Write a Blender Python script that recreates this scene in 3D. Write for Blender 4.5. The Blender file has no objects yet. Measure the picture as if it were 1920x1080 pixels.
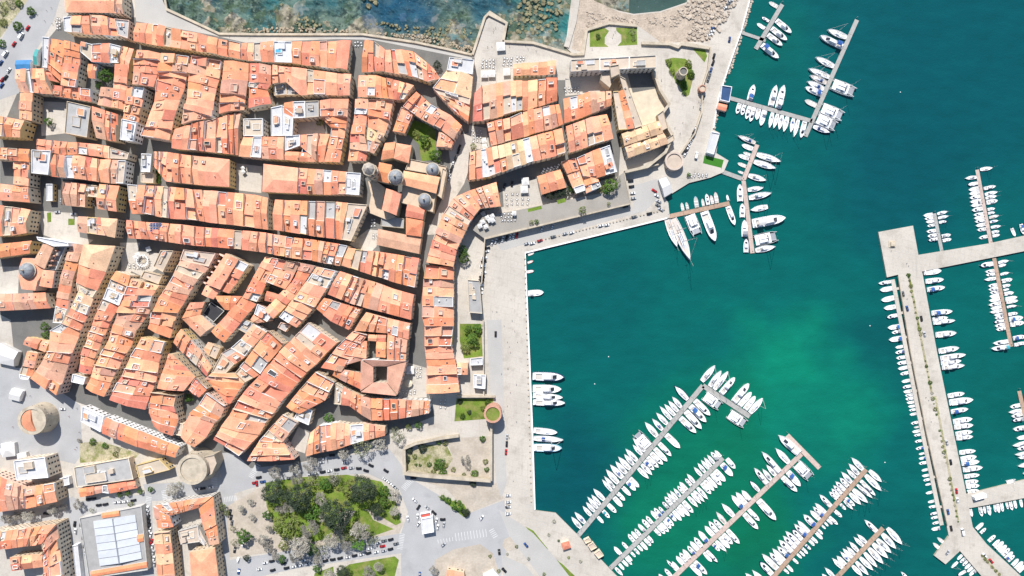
import bpy, bmesh, math, random
from mathutils import Vector, Matrix, noise
random.seed(11)
RAD = math.radians
S, H = 0.4, 512.0            # metres per photo pixel on the ground, height of the drone
scene = bpy.context.scene
COL = scene.collection.objects

# ------------------------------------------------------------------ camera, sky, sun, exposure
cam = bpy.data.objects.new('camera', bpy.data.cameras.new('camera'))
COL.link(cam); cam.location = (0, 0, H); cam.rotation_euler = (0, 0, 0)
cam.data.lens = 24; cam.data.sensor_width = 36; cam.data.clip_end = 4000; cam.data.clip_start = 1
scene.camera = cam
SUN_AZ = math.atan2(1.0, -0.20)     # direction on the ground towards the sun
SUN_EL = RAD(49)
world = bpy.data.worlds.new('World'); scene.world = world; world.use_nodes = True
nt = world.node_tree
sky = nt.nodes.new('ShaderNodeTexSky'); sky.sky_type = 'NISHITA'; sky.sun_disc = False
sky.sun_elevation = SUN_EL; sky.sun_rotation = math.pi/2 - SUN_AZ
sky.air_density = 1.0; sky.dust_density = 0.6
bg = nt.nodes['Background']; bg.inputs['Strength'].default_value = 0.11
nt.links.new(sky.outputs[0], bg.inputs['Color'])
sun = bpy.data.objects.new('sun', bpy.data.lights.new('sun', 'SUN')); COL.link(sun)
sun.data.energy = 5.0; sun.data.angle = RAD(0.53); sun.data.color = (1.0, 0.965, 0.92)
sd = Vector((math.cos(SUN_AZ)*math.cos(SUN_EL), math.sin(SUN_AZ)*math.cos(SUN_EL), math.sin(SUN_EL)))
sun.rotation_euler = sd.to_track_quat('Z', 'Y').to_euler()
sun.location = sd*400
vs = scene.view_settings; vs.view_transform = 'Standard'; vs.look = 'None'; vs.gamma = 1; vs.exposure = 0.33
vs.use_curve_mapping = False

# ------------------------------------------------------------------ helpers
def W(px, py, h=0.0):
    """photo pixel of something that stands h metres above the quay -> its place in the world"""
    f = S*(1-h/H)
    return Vector(((px-960)*f, (540-py)*f, h))

def tag(o, label=None, cat=None, group=None, kind=None):
    if label: o['label'] = label
    if cat: o['category'] = cat
    if group: o['group'] = group
    if kind: o['kind'] = kind
    return o

def mesh(name, v, f, mats, fm=None, smooth=False):
    me = bpy.data.meshes.new(name)
    me.from_pydata([tuple(p) for p in v], [], f)
    for m in mats: me.materials.append(m)
    if fm: me.polygons.foreach_set('material_index', fm)
    if smooth: me.polygons.foreach_set('use_smooth', [True]*len(f))
    me.update()
    return me

def obj(name, me, parent=None, loc=(0, 0, 0), rz=0.0, sc=None):
    o = bpy.data.objects.new(name, me); COL.link(o)
    o.location = loc
    if rz: o.rotation_euler = (0, 0, rz)
    if sc is not None: o.scale = sc if hasattr(sc, '__len__') else (sc, sc, sc)
    if parent: o.parent = parent
    return o

def empty(name, loc, rz=0.0):
    o = bpy.data.objects.new(name, None); COL.link(o); o.location = loc; o.rotation_euler = (0, 0, rz)
    o.empty_display_size = 0.5
    return o

class MB:
    """collects boxes, tubes and prisms into one mesh"""
    def __init__(s): s.v = []; s.f = []; s.m = []
    def add(s, v, f, m=0):
        b = len(s.v); s.v += [tuple(p) for p in v]
        s.f += [tuple(i+b for i in q) for q in f]; s.m += [m]*len(f)
    def box(s, x0, x1, y0, y1, z0, z1, m=0, taper=0.0):
        t = taper
        s.add([(x0,y0,z0),(x1,y0,z0),(x1,y1,z0),(x0,y1,z0),(x0+t,y0+t,z1),(x1-t,y0+t,z1),(x1-t,y1-t,z1),(x0+t,y1-t,z1)],
              [(3,2,1,0),(4,5,6,7),(0,1,5,4),(1,2,6,5),(2,3,7,6),(3,0,4,7)], m)
    def prism(s, pts, z0, z1, m=0, mt=None):
        n = len(pts)
        v = [(p[0],p[1],z0) for p in pts]+[(p[0],p[1],z1) for p in pts]
        f = [(i,(i+1)%n,n+(i+1)%n,n+i) for i in range(n)]
        s.add(v, f, m); s.add([q for q in v[n:]], [tuple(range(n))], m if mt is None else mt)
    def tube(s, p, q, r0, r1=None, n=6, m=0):
        p = Vector(p); q = Vector(q); r1 = r0 if r1 is None else r1
        d = (q-p).normalized(); a = d.orthogonal().normalized(); b = d.cross(a)
        v = []
        for c, r in ((p, r0), (q, r1)):
            for i in range(n):
                t = 2*math.pi*i/n; v.append(c+a*(r*math.cos(t))+b*(r*math.sin(t)))
        f = [(i,(i+1)%n,n+(i+1)%n,n+i) for i in range(n)]+[tuple(range(n))[::-1], tuple(range(n,2*n))]
        s.add(v, f, m)
    def lathe(s, prof, n=20, m=0, c=(0,0)):
        v = []; k = len(prof)
        for i in range(n):
            t = 2*math.pi*i/n
            for r, z in prof: v.append((c[0]+r*math.cos(t), c[1]+r*math.sin(t), z))
        f = []
        for i in range(n):
            j = (i+1) % n
            for q in range(k-1): f.append((i*k+q, j*k+q, j*k+q+1, i*k+q+1))
        s.add(v, f, m)
    def mesh(s, name, mats, smooth=False): return mesh(name, s.v, s.f, mats, s.m, smooth)
    def build(s, name, mats, parent=None, loc=(0,0,0), rz=0, smooth=False):
        return obj(name, s.mesh(name, mats if isinstance(mats, (list, tuple)) else [mats], smooth), parent, loc, rz)

def area2(p):
    return sum(p[i][0]*p[(i+1)%len(p)][1]-p[(i+1)%len(p)][0]*p[i][1] for i in range(len(p)))
def ccw(p): return list(p) if area2(p) > 0 else list(p)[::-1]
def pw(pts, h=0): return ccw([W(x, y, h) for x, y in pts])
def nums(t): return [float(q) for q in t.split()]
def pts(t): n = nums(t); return list(zip(n[0::2], n[1::2]))
ONES = 'zeroth first second third fourth fifth sixth seventh eighth ninth tenth eleventh twelfth thirteenth fourteenth fifteenth sixteenth seventeenth eighteenth nineteenth'.split()
TENS = {20: ('twentieth', 'twenty'), 30: ('thirtieth', 'thirty'), 40: ('fortieth', 'forty'), 50: ('fiftieth', 'fifty'), 60: ('sixtieth', 'sixty')}
def nth(i):
    if i < 20: return ONES[i]
    a, b = TENS[i//10*10]
    return a if i % 10 == 0 else b+'-'+ONES[i % 10]

# ------------------------------------------------------------------ materials
def nodes_mat(name):
    m = bpy.data.materials.new(name); m.use_nodes = True
    t = m.node_tree; b = t.nodes['Principled BSDF']
    return m, t, b
def N(t, kind, **kw):
    n = t.nodes.new(kind)
    for k, v in kw.items():
        if k in n.inputs: n.inputs[k].default_value = v
        else: setattr(n, k, v)
    return n
def rgba(c): return (c[0], c[1], c[2], 1)
def mat(name, c, rough=0.8, var=0.12, sc=0.25, rnd=0.0, fine=0.06, fsc=2.5, bump=0.0, stain=None, metal=0.0, spec=0.3, world_xyz=False, joints=0):
    """plain procedural surface: colour x (large noise, fine noise, per-object variation), optional stains"""
    m, t, b = nodes_mat(name); L = t.links.new
    if world_xyz:
        vec = N(t, 'ShaderNodeNewGeometry').outputs['Position']
    else:
        tc = N(t, 'ShaderNodeTexCoord'); oi = N(t, 'ShaderNodeObjectInfo')
        ad = N(t, 'ShaderNodeVectorMath', operation='ADD'); L(tc.outputs['Object'], ad.inputs[0]); L(oi.outputs['Location'], ad.inputs[1])
        vec = ad.outputs[0]
    n1 = N(t, 'ShaderNodeTexNoise'); n1.inputs['Scale'].default_value = sc; n1.inputs['Detail'].default_value = 5; L(vec, n1.inputs['Vector'])
    n2 = N(t, 'ShaderNodeTexNoise'); n2.inputs['Scale'].default_value = fsc; n2.inputs['Detail'].default_value = 3; L(vec, n2.inputs['Vector'])
    r1 = N(t, 'ShaderNodeMapRange'); L(n1.outputs[0], r1.inputs[0])
    r1.inputs[1].default_value = .3; r1.inputs[2].default_value = .7; r1.inputs[3].default_value = 1-var; r1.inputs[4].default_value = 1+var
    r2 = N(t, 'ShaderNodeMapRange'); L(n2.outputs[0], r2.inputs[0])
    r2.inputs[1].default_value = .3; r2.inputs[2].default_value = .7; r2.inputs[3].default_value = 1-fine; r2.inputs[4].default_value = 1+fine
    mu = N(t, 'ShaderNodeMath', operation='MULTIPLY'); L(r1.outputs[0], mu.inputs[0]); L(r2.outputs[0], mu.inputs[1])
    val = mu.outputs[0]
    hs = N(t, 'ShaderNodeHueSaturation'); hs.inputs['Color'].default_value = rgba(c)
    if rnd:
        oi2 = N(t, 'ShaderNodeObjectInfo')
        r3 = N(t, 'ShaderNodeMapRange'); L(oi2.outputs['Random'], r3.inputs[0]); r3.inputs[3].default_value = 1-rnd; r3.inputs[4].default_value = 1+rnd
        m2 = N(t, 'ShaderNodeMath', operation='MULTIPLY'); L(val, m2.inputs[0]); L(r3.outputs[0], m2.inputs[1]); val = m2.outputs[0]
        m3 = N(t, 'ShaderNodeMath', operation='MULTIPLY'); L(oi2.outputs['Random'], m3.inputs[0]); m3.inputs[1].default_value = 37.7
        fr = N(t, 'ShaderNodeMath', operation='FRACT'); L(m3.outputs[0], fr.inputs[0])
        r4 = N(t, 'ShaderNodeMapRange'); L(fr.outputs[0], r4.inputs[0]); r4.inputs[3].default_value = .5-rnd*.07; r4.inputs[4].default_value = .5+rnd*.07; L(r4.outputs[0], hs.inputs['Hue'])
    L(val, hs.inputs['Value'])
    out = hs.outputs[0]
    if stain:
        sc2, lo, hi, col = stain
        n3 = N(t, 'ShaderNodeTexNoise'); n3.inputs['Scale'].default_value = sc2; n3.inputs['Detail'].default_value = 7; n3.inputs['Roughness'].default_value = .65; L(vec, n3.inputs['Vector'])
        r5 = N(t, 'ShaderNodeMapRange'); L(n3.outputs[0], r5.inputs[0]); r5.inputs[1].default_value = lo; r5.inputs[2].default_value = hi
        mx = N(t, 'ShaderNodeMix', data_type='RGBA'); L(r5.outputs[0], mx.inputs[0]); L(out, mx.inputs[6]); mx.inputs[7].default_value = rgba(col); out = mx.outputs[2]
    if joints:
        mp = N(t, 'ShaderNodeMapping'); mp.inputs['Rotation'].default_value = (0, 0, .24); L(vec, mp.inputs['Vector'])
        bk = N(t, 'ShaderNodeTexBrick'); bk.inputs['Scale'].default_value = 1; bk.inputs['Brick Width'].default_value = joints*1.6; bk.inputs['Row Height'].default_value = joints; bk.inputs['Mortar Size'].default_value = .09
        bk.inputs['Color1'].default_value = (1, 1, 1, 1); bk.inputs['Color2'].default_value = (.97, .97, .965, 1); bk.inputs['Mortar'].default_value = (.84, .83, .82, 1); L(mp.outputs[0], bk.inputs['Vector'])
        mj = N(t, 'ShaderNodeMix', data_type='RGBA', blend_type='MULTIPLY'); mj.inputs[0].default_value = 1; L(out, mj.inputs[6]); L(bk.outputs['Color'], mj.inputs[7])
        mp2 = N(t, 'ShaderNodeMapping'); mp2.inputs['Scale'].default_value = (.9, .035, 1); L(vec, mp2.inputs['Vector'])
        ny = N(t, 'ShaderNodeTexNoise'); ny.inputs['Scale'].default_value = .8; ny.inputs['Detail'].default_value = 4; L(mp2.outputs[0], ny.inputs['Vector'])
        ry = N(t, 'ShaderNodeMapRange'); L(ny.outputs[0], ry.inputs[0]); ry.inputs[1].default_value = .58; ry.inputs[2].default_value = .72; ry.inputs[3].default_value = 1; ry.inputs[4].default_value = .90
        ml = N(t, 'ShaderNodeHueSaturation'); L(mj.outputs[2], ml.inputs['Color']); L(ry.outputs[0], ml.inputs['Value'])
        out = ml.outputs[0]
    L(out, b.inputs['Base Color'])
    b.inputs['Roughness'].default_value = rough; b.inputs['Metallic'].default_value = metal
    b.inputs['Specular IOR Level'].default_value = spec
    if bump:
        bp = N(t, 'ShaderNodeBump'); bp.inputs['Strength'].default_value = bump; bp.inputs['Distance'].default_value = .25
        L(n2.outputs[0], bp.inputs['Height']); L(bp.outputs[0], b.inputs['Normal'])
    return m

def tile(name, c):
    return mat(name, c, rough=.85, var=.16, sc=.16, rnd=.12, fine=.12, fsc=1.1, bump=.5, stain=(.5, .62, .85, (c[0]*.62, c[1]*.66, c[2]*.75)), spec=.2)
TILE = {'n': tile('clay_tile_terracotta', (.70, .28, .165)), 'o': tile('clay_tile_orange', (.70, .255, .135)),
        'p': tile('clay_tile_peach', (.75, .345, .21)), 'b': tile('clay_tile_brown', (.56, .31, .215)),
        'r': tile('clay_tile_red', (.60, .215, .14)), 'c': tile('clay_tile_sand', (.66, .44, .27))}
TILE_WORD = {'n': 'terracotta', 'o': 'orange', 'p': 'peach', 'b': 'brown', 'r': 'red', 'c': 'sandy', 'w': 'white', 'f': 'cream', 'y': 'grey'}
FLAT = {'w': mat('white_roof_coating', (.51, .505, .51), var=.08, rnd=.06, stain=(.5, .62, .85, (.45, .43, .4))),
        'f': mat('cream_roof_paving', (.48, .395, .31), var=.1, rnd=.1, stain=(.4, .58, .8, (.4, .32, .26))),
        'y': mat('grey_roof_felt', (.36, .35, .34), var=.1, rnd=.14, stain=(.4, .58, .8, (.22, .21, .2)))}
def plaster(n, c): return mat(n, c, rough=.9, var=.1, sc=.3, rnd=.06, fine=.07, stain=(.35, .56, .82, (c[0]*.68, c[1]*.64, c[2]*.6)))
WALLS = [plaster('plaster_cream', (0.746, 0.622, 0.474)), plaster('plaster_tan', (0.622, 0.485, 0.336)), plaster('plaster_white', (0.800, 0.800, 0.800)),
         plaster('plaster_ochre', (0.684, 0.498, 0.237)), plaster('plaster_grey', (0.560, 0.536, 0.498)), plaster('plaster_pink', (0.746, 0.522, 0.423)), plaster('plaster_stone', (0.622, 0.536, 0.412))]
STONE = mat('old_limestone', (.45, .385, .295), var=.18, sc=.2, fine=.12, stain=(.25, .52, .8, (.28, .23, .17)))
WHITE = mat('white_paint', (.8, .8, .79), rough=.5, var=.03, fine=.02)
PANE = mat('dark_window_glass', (.02, .022, .026), rough=.25, var=.05)
FRAME = mat('window_surround', (.55, .49, .42), var=.05)
BRICK = mat('pink_brick', (.50, .27, .19), var=.15, sc=.5, fine=.15)
SLATE = mat('dome_slate', (.25, .265, .28), rough=.55, var=.18, sc=.6, fine=.12)
PAVE = mat('pale_quay_concrete', (.475, .435, .38), var=.10, sc=.03, fine=.05, fsc=.8, stain=(.11, .52, .75, (.33, .295, .25)), world_xyz=True, joints=5.0)
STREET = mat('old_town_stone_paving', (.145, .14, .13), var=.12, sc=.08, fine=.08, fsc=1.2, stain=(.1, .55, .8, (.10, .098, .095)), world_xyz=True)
ASPH = mat('worn_pale_asphalt', (.355, .352, .35), var=.09, sc=.05, fine=.05, fsc=1.2, stain=(.07, .56, .8, (.27, .27, .275)), world_xyz=True)
ROADQ = mat('quay_road_surface', (.40, .385, .36), var=.08, sc=.05, fine=.05, fsc=1.2, stain=(.05, .6, .8, (.34, .33, .31)), world_xyz=True)
DIRT = mat('sandy_path', (.42, .365, .30), var=.15, sc=.08, fine=.1, fsc=.7, stain=(.12, .5, .75, (.33, .28, .22)), world_xyz=True)
GRASS = mat('lawn', (.115, .18, .018), var=.3, sc=.12, fine=.25, fsc=1.6, bump=.6, stain=(.14, .48, .72, (.26, .23, .08)), world_xyz=True)
SCRUB = mat('dry_scrub_ground', (.36, .32, .21), var=.25, sc=.1, fine=.25, fsc=.9, bump=.7, stain=(.12, .48, .62, (.15, .17, .04)), world_xyz=True)
PITCH = mat('artificial_turf', (.035, .16, .012), var=.08, world_xyz=True)
LINE = mat('road_marking_paint', (.50, .50, .49), var=.1, fine=.15, fsc=3)
SAND = mat('beach_rock', (.40, .33, .26), var=.2, sc=.15, fine=.18, fsc=.8, bump=.8, world_xyz=True)
BOULDER = mat('pale_boulder', (.42, .355, .285), var=.2, sc=.4, fine=.15)
METAL = mat('aluminium', (.55, .56, .57), rough=.35, metal=.8, var=.04)
CANVAS = mat('white_canvas', (.60, .585, .56), rough=.8, var=.04)
DARK = mat('dark_rubber', (.03, .03, .032), rough=.7, var=.1)

def water(name, base, patches, rough=.08, alpha=1.0):
    """sea water whose own colour follows how deep the sand or weed below lies"""
    m, t, b = nodes_mat(name); L = t.links.new
    g = N(t, 'ShaderNodeNewGeometry')
    nz = N(t, 'ShaderNodeTexNoise'); nz.inputs['Scale'].default_value = .012; nz.inputs['Detail'].default_value = 5; L(g.outputs['Position'], nz.inputs['Vector'])
    sb = N(t, 'ShaderNodeVectorMath', operation='SUBTRACT'); L(nz.outputs['Color'], sb.inputs[0]); sb.inputs[1].default_value = (.5, .5, .5)
    sc = N(t, 'ShaderNodeVectorMath', operation='SCALE'); L(sb.outputs[0], sc.inputs[0]); sc.inputs['Scale'].default_value = 120
    ad = N(t, 'ShaderNodeVectorMath', operation='ADD'); L(g.outputs['Position'], ad.inputs[0]); L(sc.outputs[0], ad.inputs[1])
    out = None
    for px, py, r0, r1, c, w in patches:
        d = N(t, 'ShaderNodeVectorMath', operation='DISTANCE'); L(ad.outputs[0], d.inputs[0]); d.inputs[1].default_value = W(px, py, -1.2)
        mr = N(t, 'ShaderNodeMapRange', interpolation_type='SMOOTHSTEP'); L(d.outputs['Value'], mr.inputs[0])
        mr.inputs[1].default_value = r0*S; mr.inputs[2].default_value = r1*S; mr.inputs[3].default_value = w; mr.inputs[4].default_value = 0
        mx = N(t, 'ShaderNodeMix', data_type='RGBA'); L(mr.outputs[0], mx.inputs[0])
        if out is None: mx.inputs[6].default_value = rgba(base)
        else: L(out, mx.inputs[6])
        mx.inputs[7].default_value = rgba(c); out = mx.outputs[2]
    n4 = N(t, 'ShaderNodeTexNoise'); n4.inputs['Scale'].default_value = .045; n4.inputs['Detail'].default_value = 9; n4.inputs['Roughness'].default_value = .62
    mpw = N(t, 'ShaderNodeMapping'); mpw.inputs['Rotation'].default_value = (0, 0, .5); mpw.inputs['Scale'].default_value = (1, 2.4, 1); L(g.outputs['Position'], mpw.inputs['Vector']); L(mpw.outputs[0], n4.inputs['Vector'])
    r6 = N(t, 'ShaderNodeMapRange'); L(n4.outputs[0], r6.inputs[0]); r6.inputs[1].default_value = .3; r6.inputs[2].default_value = .7; r6.inputs[3].default_value = .88; r6.inputs[4].default_value = 1.12
    hs = N(t, 'ShaderNodeHueSaturation'); L(r6.outputs[0], hs.inputs['Value'])
    if out is None: hs.inputs['Color'].default_value = rgba(base)
    else: L(out, hs.inputs['Color'])
    L(hs.outputs[0], b.inputs['Base Color']); b.inputs['Roughness'].default_value = rough; b.inputs['IOR'].default_value = 1.33
    n5 = N(t, 'ShaderNodeTexNoise'); n5.inputs['Scale'].default_value = .7; n5.inputs['Detail'].default_value = 4; L(g.outputs['Position'], n5.inputs['Vector'])
    bp = N(t, 'ShaderNodeBump'); bp.inputs['Strength'].default_value = .6; bp.inputs['Distance'].default_value = .3; L(n5.outputs[0], bp.inputs['Height']); L(bp.outputs[0], b.inputs['Normal'])
    if alpha < 1:
        nf = N(t, 'ShaderNodeTexNoise'); nf.inputs['Scale'].default_value = .45; nf.inputs['Detail'].default_value = 8; nf.inputs['Roughness'].default_value = .7; L(g.outputs['Position'], nf.inputs['Vector'])
        rf = N(t, 'ShaderNodeMapRange'); L(nf.outputs[0], rf.inputs[0]); rf.inputs[1].default_value = .60; rf.inputs[2].default_value = .70; rf.inputs[3].default_value = 0; rf.inputs[4].default_value = .75
        mf = N(t, 'ShaderNodeMix', data_type='RGBA'); L(rf.outputs[0], mf.inputs[0]); L(hs.outputs[0], mf.inputs[6]); mf.inputs[7].default_value = (.45, .5, .5, 1); L(mf.outputs[2], b.inputs['Base Color'])
        tr = N(t, 'ShaderNodeBsdfTransparent'); tr.inputs[0].default_value = (.74, .90, .91, 1)
        ms = N(t, 'ShaderNodeMixShader'); am = N(t, 'ShaderNodeMath', operation='MAXIMUM'); L(rf.outputs[0], am.inputs[0]); am.inputs[1].default_value = alpha; L(am.outputs[0], ms.inputs[0])
        L(tr.outputs[0], ms.inputs[1]); L(b.outputs[0], ms.inputs[2]); L(ms.outputs[0], t.nodes['Material Output'].inputs['Surface'])
    return m

# ------------------------------------------------------------------ the setting: sea bed, water, land
def sheet(name, p, z, m, kind='structure', label=None, cat=None, group=None):
    v = pw(p, 0); v = [(q.x, q.y, z) for q in v]
    o = obj(name, mesh(name, v, [tuple(range(len(v)))], [m]))
    return tag(o, label, cat, group, kind)
def slab(name, p, z0, z1, ms, kind='structure', label=None, cat=None):
    b = MB(); b.prism([(q.x, q.y) for q in pw(p, z1)], z0, z1, 0, len(ms)-1)
    return tag(b.build(name, ms), label, cat, None, kind)

sheet('seabed', pts('-2500 -2500 4400 -2500 4400 3600 -2500 3600'), -7, mat('seabed_sand', (.10, .12, .10), var=.3, sc=.03, world_xyz=True))
HARB = water('harbour_sea', (.002, .090, .081),
    [(1850, 60, 100, 620, (.002, .062, .076), .9), (1700, 330, 40, 230, (.002, .058, .072), .75), (1090, 900, 30, 200, (.002, .052, .066), .8),
     (1120, 560, 30, 220, (.002, .070, .074), .6), (1420, 110, 20, 120, (.003, .095, .075), .7), (1330, 930, 60, 280, (.003, .125, .066), .9),
     (1360, 830, 30, 160, (.003, .115, .062), .6), (1500, 690, 40, 190, (.003, .165, .10), .95), (1450, 1010, 20, 130, (.003, .105, .05), .7),
     (1690, 620, 20, 110, (.002, .066, .068), .8), (1640, 1010, 20, 170, (.002, .064, .066), .7), (1230, 1000, 10, 120, (.003, .125, .07), .8), (1290, 760, 10, 110, (.002, .105, .075), .7), (1560, 800, 10, 120, (.003, .125, .085), .6), (1530, 620, 5, 60, (.004, .19, .115), .6), (1900, 600, 5, 60, (.003, .115, .085), .6), (1880, 760, 20, 160, (.002, .078, .066), .6)])
SEA = water('open_sea', (.008, .06, .068), [(800, -20, 10, 140, (.003, .06, .10), .9), (1045, 60, 5, 60, (.005, .17, .15), .7), (1200, 0, 10, 100, (.012, .03, .06), .8), (480, 20, 10, 120, (.02, .09, .08), .8)], rough=.12, alpha=.14)
sheet('harbour_water', pts('1350 -2500 4400 -2500 4400 3600 960 3600 960 465 1230 385 1240 300 1330 100 1350 0'), -1.2, HARB)
sheet('sea', pts('-2500 -2500 1349 -2500 1349 -10 1300 60 1060 120 -2500 260'), -1.19, SEA)

COAST = ('-2400 -120 292 -120 298 0 312 18 410 64 480 64 680 64 780 79 885 102 908 31 917 23 951 43 945 76 1000 79 1074 101 1060 88 1086 -120 '
         '1100 -120 1114 4 1160 20 1188 26 1238 21 1288 4 1308 -120 1420 -120 1406 0 1390 60 1367 125 1347 185 1337 243 1349 249 1343 287 1366 301 1357 323 '
         '1346 327 1332 333 1292 343 1247 371 1253 380 1256 408 985 474 988 560 994 700 998 800 1003 957 1042 962 1082 1002 1142 1065 1215 1140 1500 3500 -2400 3500')
slab('ground', pts(COAST), -7, 0, [STONE, PAVE])
z = [.004]
RZ = [.003]
def road(name, t, m, zz=None):
    RZ[0] += .0012
    sheet(name, pts(t), RZ[0] if zz is None else zz+RZ[0]*.3, m)
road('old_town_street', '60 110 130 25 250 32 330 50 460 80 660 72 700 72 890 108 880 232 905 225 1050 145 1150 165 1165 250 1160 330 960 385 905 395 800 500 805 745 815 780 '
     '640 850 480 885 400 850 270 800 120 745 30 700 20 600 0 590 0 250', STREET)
for nm_, t_ in (('church_square', '70 395 145 400 150 445 175 450 150 470 120 455 80 440'), ('market_place', '225 455 262 455 252 500 232 530 215 560 228 500'), ('ring_garden', '238 470 300 475 300 500 270 520 240 505'),
                ('parasol_garden', '441 306 492 312 490 362 440 356'), ('cafe_square', '765 680 800 690 800 745 745 748'), ('cathedral_yard', '655 458 690 430 710 432 706 462 690 478'),
                ('cafe_terrace', '895 108 1060 112 1060 150 960 152 890 170'), ('cafe_yard', '880 235 912 240 918 275 875 285'), ('courtyard', '552 224 600 222 612 250 552 254'), ('court', '-20 500 36 500 34 550 -20 552'), ('garden_court', '942 352 1008 335 1020 378 945 395'), ('yard', '75 190 125 192 122 250 78 255'), ('fort_court', '1060 150 1145 140 1150 170 1060 180'), ('sunlit_cathedral_lane', '838 255 880 250 885 300 870 345 835 400 815 440 800 440 830 370 845 310'), ('keep_yard', '560 800 580 812 572 850 540 840')):  # lane beside the cathedral: sunlight put into the ground as paler paving
    road(nm_, t_, PAVE)
road('park_road', '268 908 330 905 415 895 405 850 440 848 470 878 560 868 730 842 775 900 880 962 945 938 955 1010 935 1100 800 1100 752 1090 752 1000 765 960 748 915 690 888 560 893 482 912 440 925 430 1050 560 1030 752 1000 752 1037 560 1065 445 1090 418 1100 412 930 280 940', ASPH)
road('side_street', '135 930 150 940 285 925 285 945 290 1090 268 1090 265 945 150 968 170 1090 135 1090 120 975 -40 990 -40 965 115 948', ASPH)
road('square', '-40 690 40 690 130 745 150 760 155 850 140 870 100 860 -40 850', ASPH)
road('quay_road', '912 600 940 600 950 905 940 935 930 900 922 790', ROADQ)
road('upper_quay_road', '930 455 1185 395 1190 375 1180 350 1250 330 1260 345 1210 395 940 470', ROADQ)
road('shore_road', '-40 150 45 0 95 -60 130 -60 100 40 70 90 60 130 35 175 -40 200', ASPH)
road('promenade', '250 -60 296 -60 305 0 312 18 410 66 680 66 885 104 885 112 700 75 520 70 400 66 255 40', ROADQ)
# grass, scrub and paths
def green(name, t, m=None, zz=.01, label=None):
    RZ[0] += .0012
    sheet(name, pts(t), zz+.012+RZ[0]*.3, m or GRASS, 'stuff' if label else 'structure', label, 'lawn' if label else None)
green('park_ground', '425 950 485 915 560 897 690 892 745 925 755 985 748 1000 560 1030 430 1045', DIRT, .008)
green('lawn', '497 905 560 895 650 890 715 903 742 940 752 980 742 985 690 955 640 960 620 1010 560 1020 520 1000 500 950', None, .012, 'green park lawn under the broad dark trees')
green('lawn', '668 955 690 957 700 975 738 992 700 1005 660 1010 640 1000', None, .014, 'small lawn wedge beside the light park path')
green('lawn', '630 1075 655 1058 740 1043 748 1050 735 1100 640 1100', None, .012, 'bright lawn below the lower park road')
green('lawn', '590 1075 625 1062 628 1100 585 1100', None, .012, 'small bright lawn at the bottom edge under bare trees')
green('lawn', '1106 57 1133 52 1142 58 1134 70 1134 82 1141 88 1106 88', None, .01, 'left bright lawn of the seaside terrace garden')
green('lawn', '1155 52 1194 52 1195 84 1158 86 1165 78 1165 66 1156 58', None, .01, 'right bright lawn of the seaside terrace garden')
green('lawn', '1246 112 1262 108 1285 110 1297 125 1300 145 1292 178 1286 182 1275 165 1262 145', None, .01, 'rounded lawn around the small stone watchtower')
green('lawn', '1298 91 1322 93 1326 105 1321 117', None, .01, 'triangular lawn by the harbour road wall')
green('pitch', '1321 291 1357 300 1353 315 1318 306', PITCH, .01, 'small artificial turf pitch on the quay corner')
green('lawn', '985 987 1000 995 1028 1030 1022 1031', None, .01, 'thin curved grass strip along the quay road')
green('lawn', '1044 1050 1055 1058 1078 1080 1068 1085', None, .01, 'lower thin grass strip by the quay road')
green('lawn', '820 930 870 945 880 965 870 970 845 950', None, .01, 'grass triangle with round bushes beside the road fork')
green('lawn', '862 607 902 607 905 668 870 672 862 640', None, .012, 'walled garden lawn beside the wide quay')
green('lawn', '856 747 925 747 922 785 852 790', None, .012, 'sunken lawn behind the pink round tower')
green('lawn', '760 850 800 835 835 830 850 860 830 888 765 890', SCRUB, .012, 'dry grass inside the walled ruin')
green('lawn', '835 822 918 818 918 895 832 888 850 860', DIRT, .010, 'bare earth and stones inside the walled ruin')
green('lawn', '150 830 190 828 262 850 255 858 150 868', SCRUB, .012, 'dry grass wedge below the long orange roof')
green('lawn', '989 393 1014 387 1016 393 990 399', None, 4.61, 'small grass rectangle on the raised promenade')
green('lawn', '1043 377 1058 373 1060 380 1045 384', None, 4.61, 'grass square on the raised promenade')
green('lawn', '762 222 800 232 818 246 815 300 790 302 785 270 762 250', None, .012, 'green courtyard lawn of the curved mansion')
green('lawn', '88 399 96 398 96 416 89 417', None, .012, 'left small grass bed in the town square')
green('lawn', '128 410 140 410 140 422 128 422', None, .012, 'right small grass bed in the town square')
green('lawn', '-40 60 28 -40 75 -60 60 -10 -40 125', SCRUB, .012, 'dry grass verge in the top left corner')
# green hill scrub and dirt at the lower roads
road('verge', '870 902 895 905 930 905 945 935 880 962 835 915 800 905', DIRT, .008)
road('verge', '815 1050 850 1030 900 1020 925 1038 940 1090 815 1090', DIRT, .008)
road('verge', '944 1012 955 1006 968 1014 965 1030 950 1034 942 1024', DIRT, .008)
road('lower_quay_road', '935 955 965 975 1000 1000 1040 1045 1075 1090 1020 1090 985 1045 955 1005', ROADQ)
road('quay_square', '940 1040 985 1060 1010 1090 945 1090', ROADQ)

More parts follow.
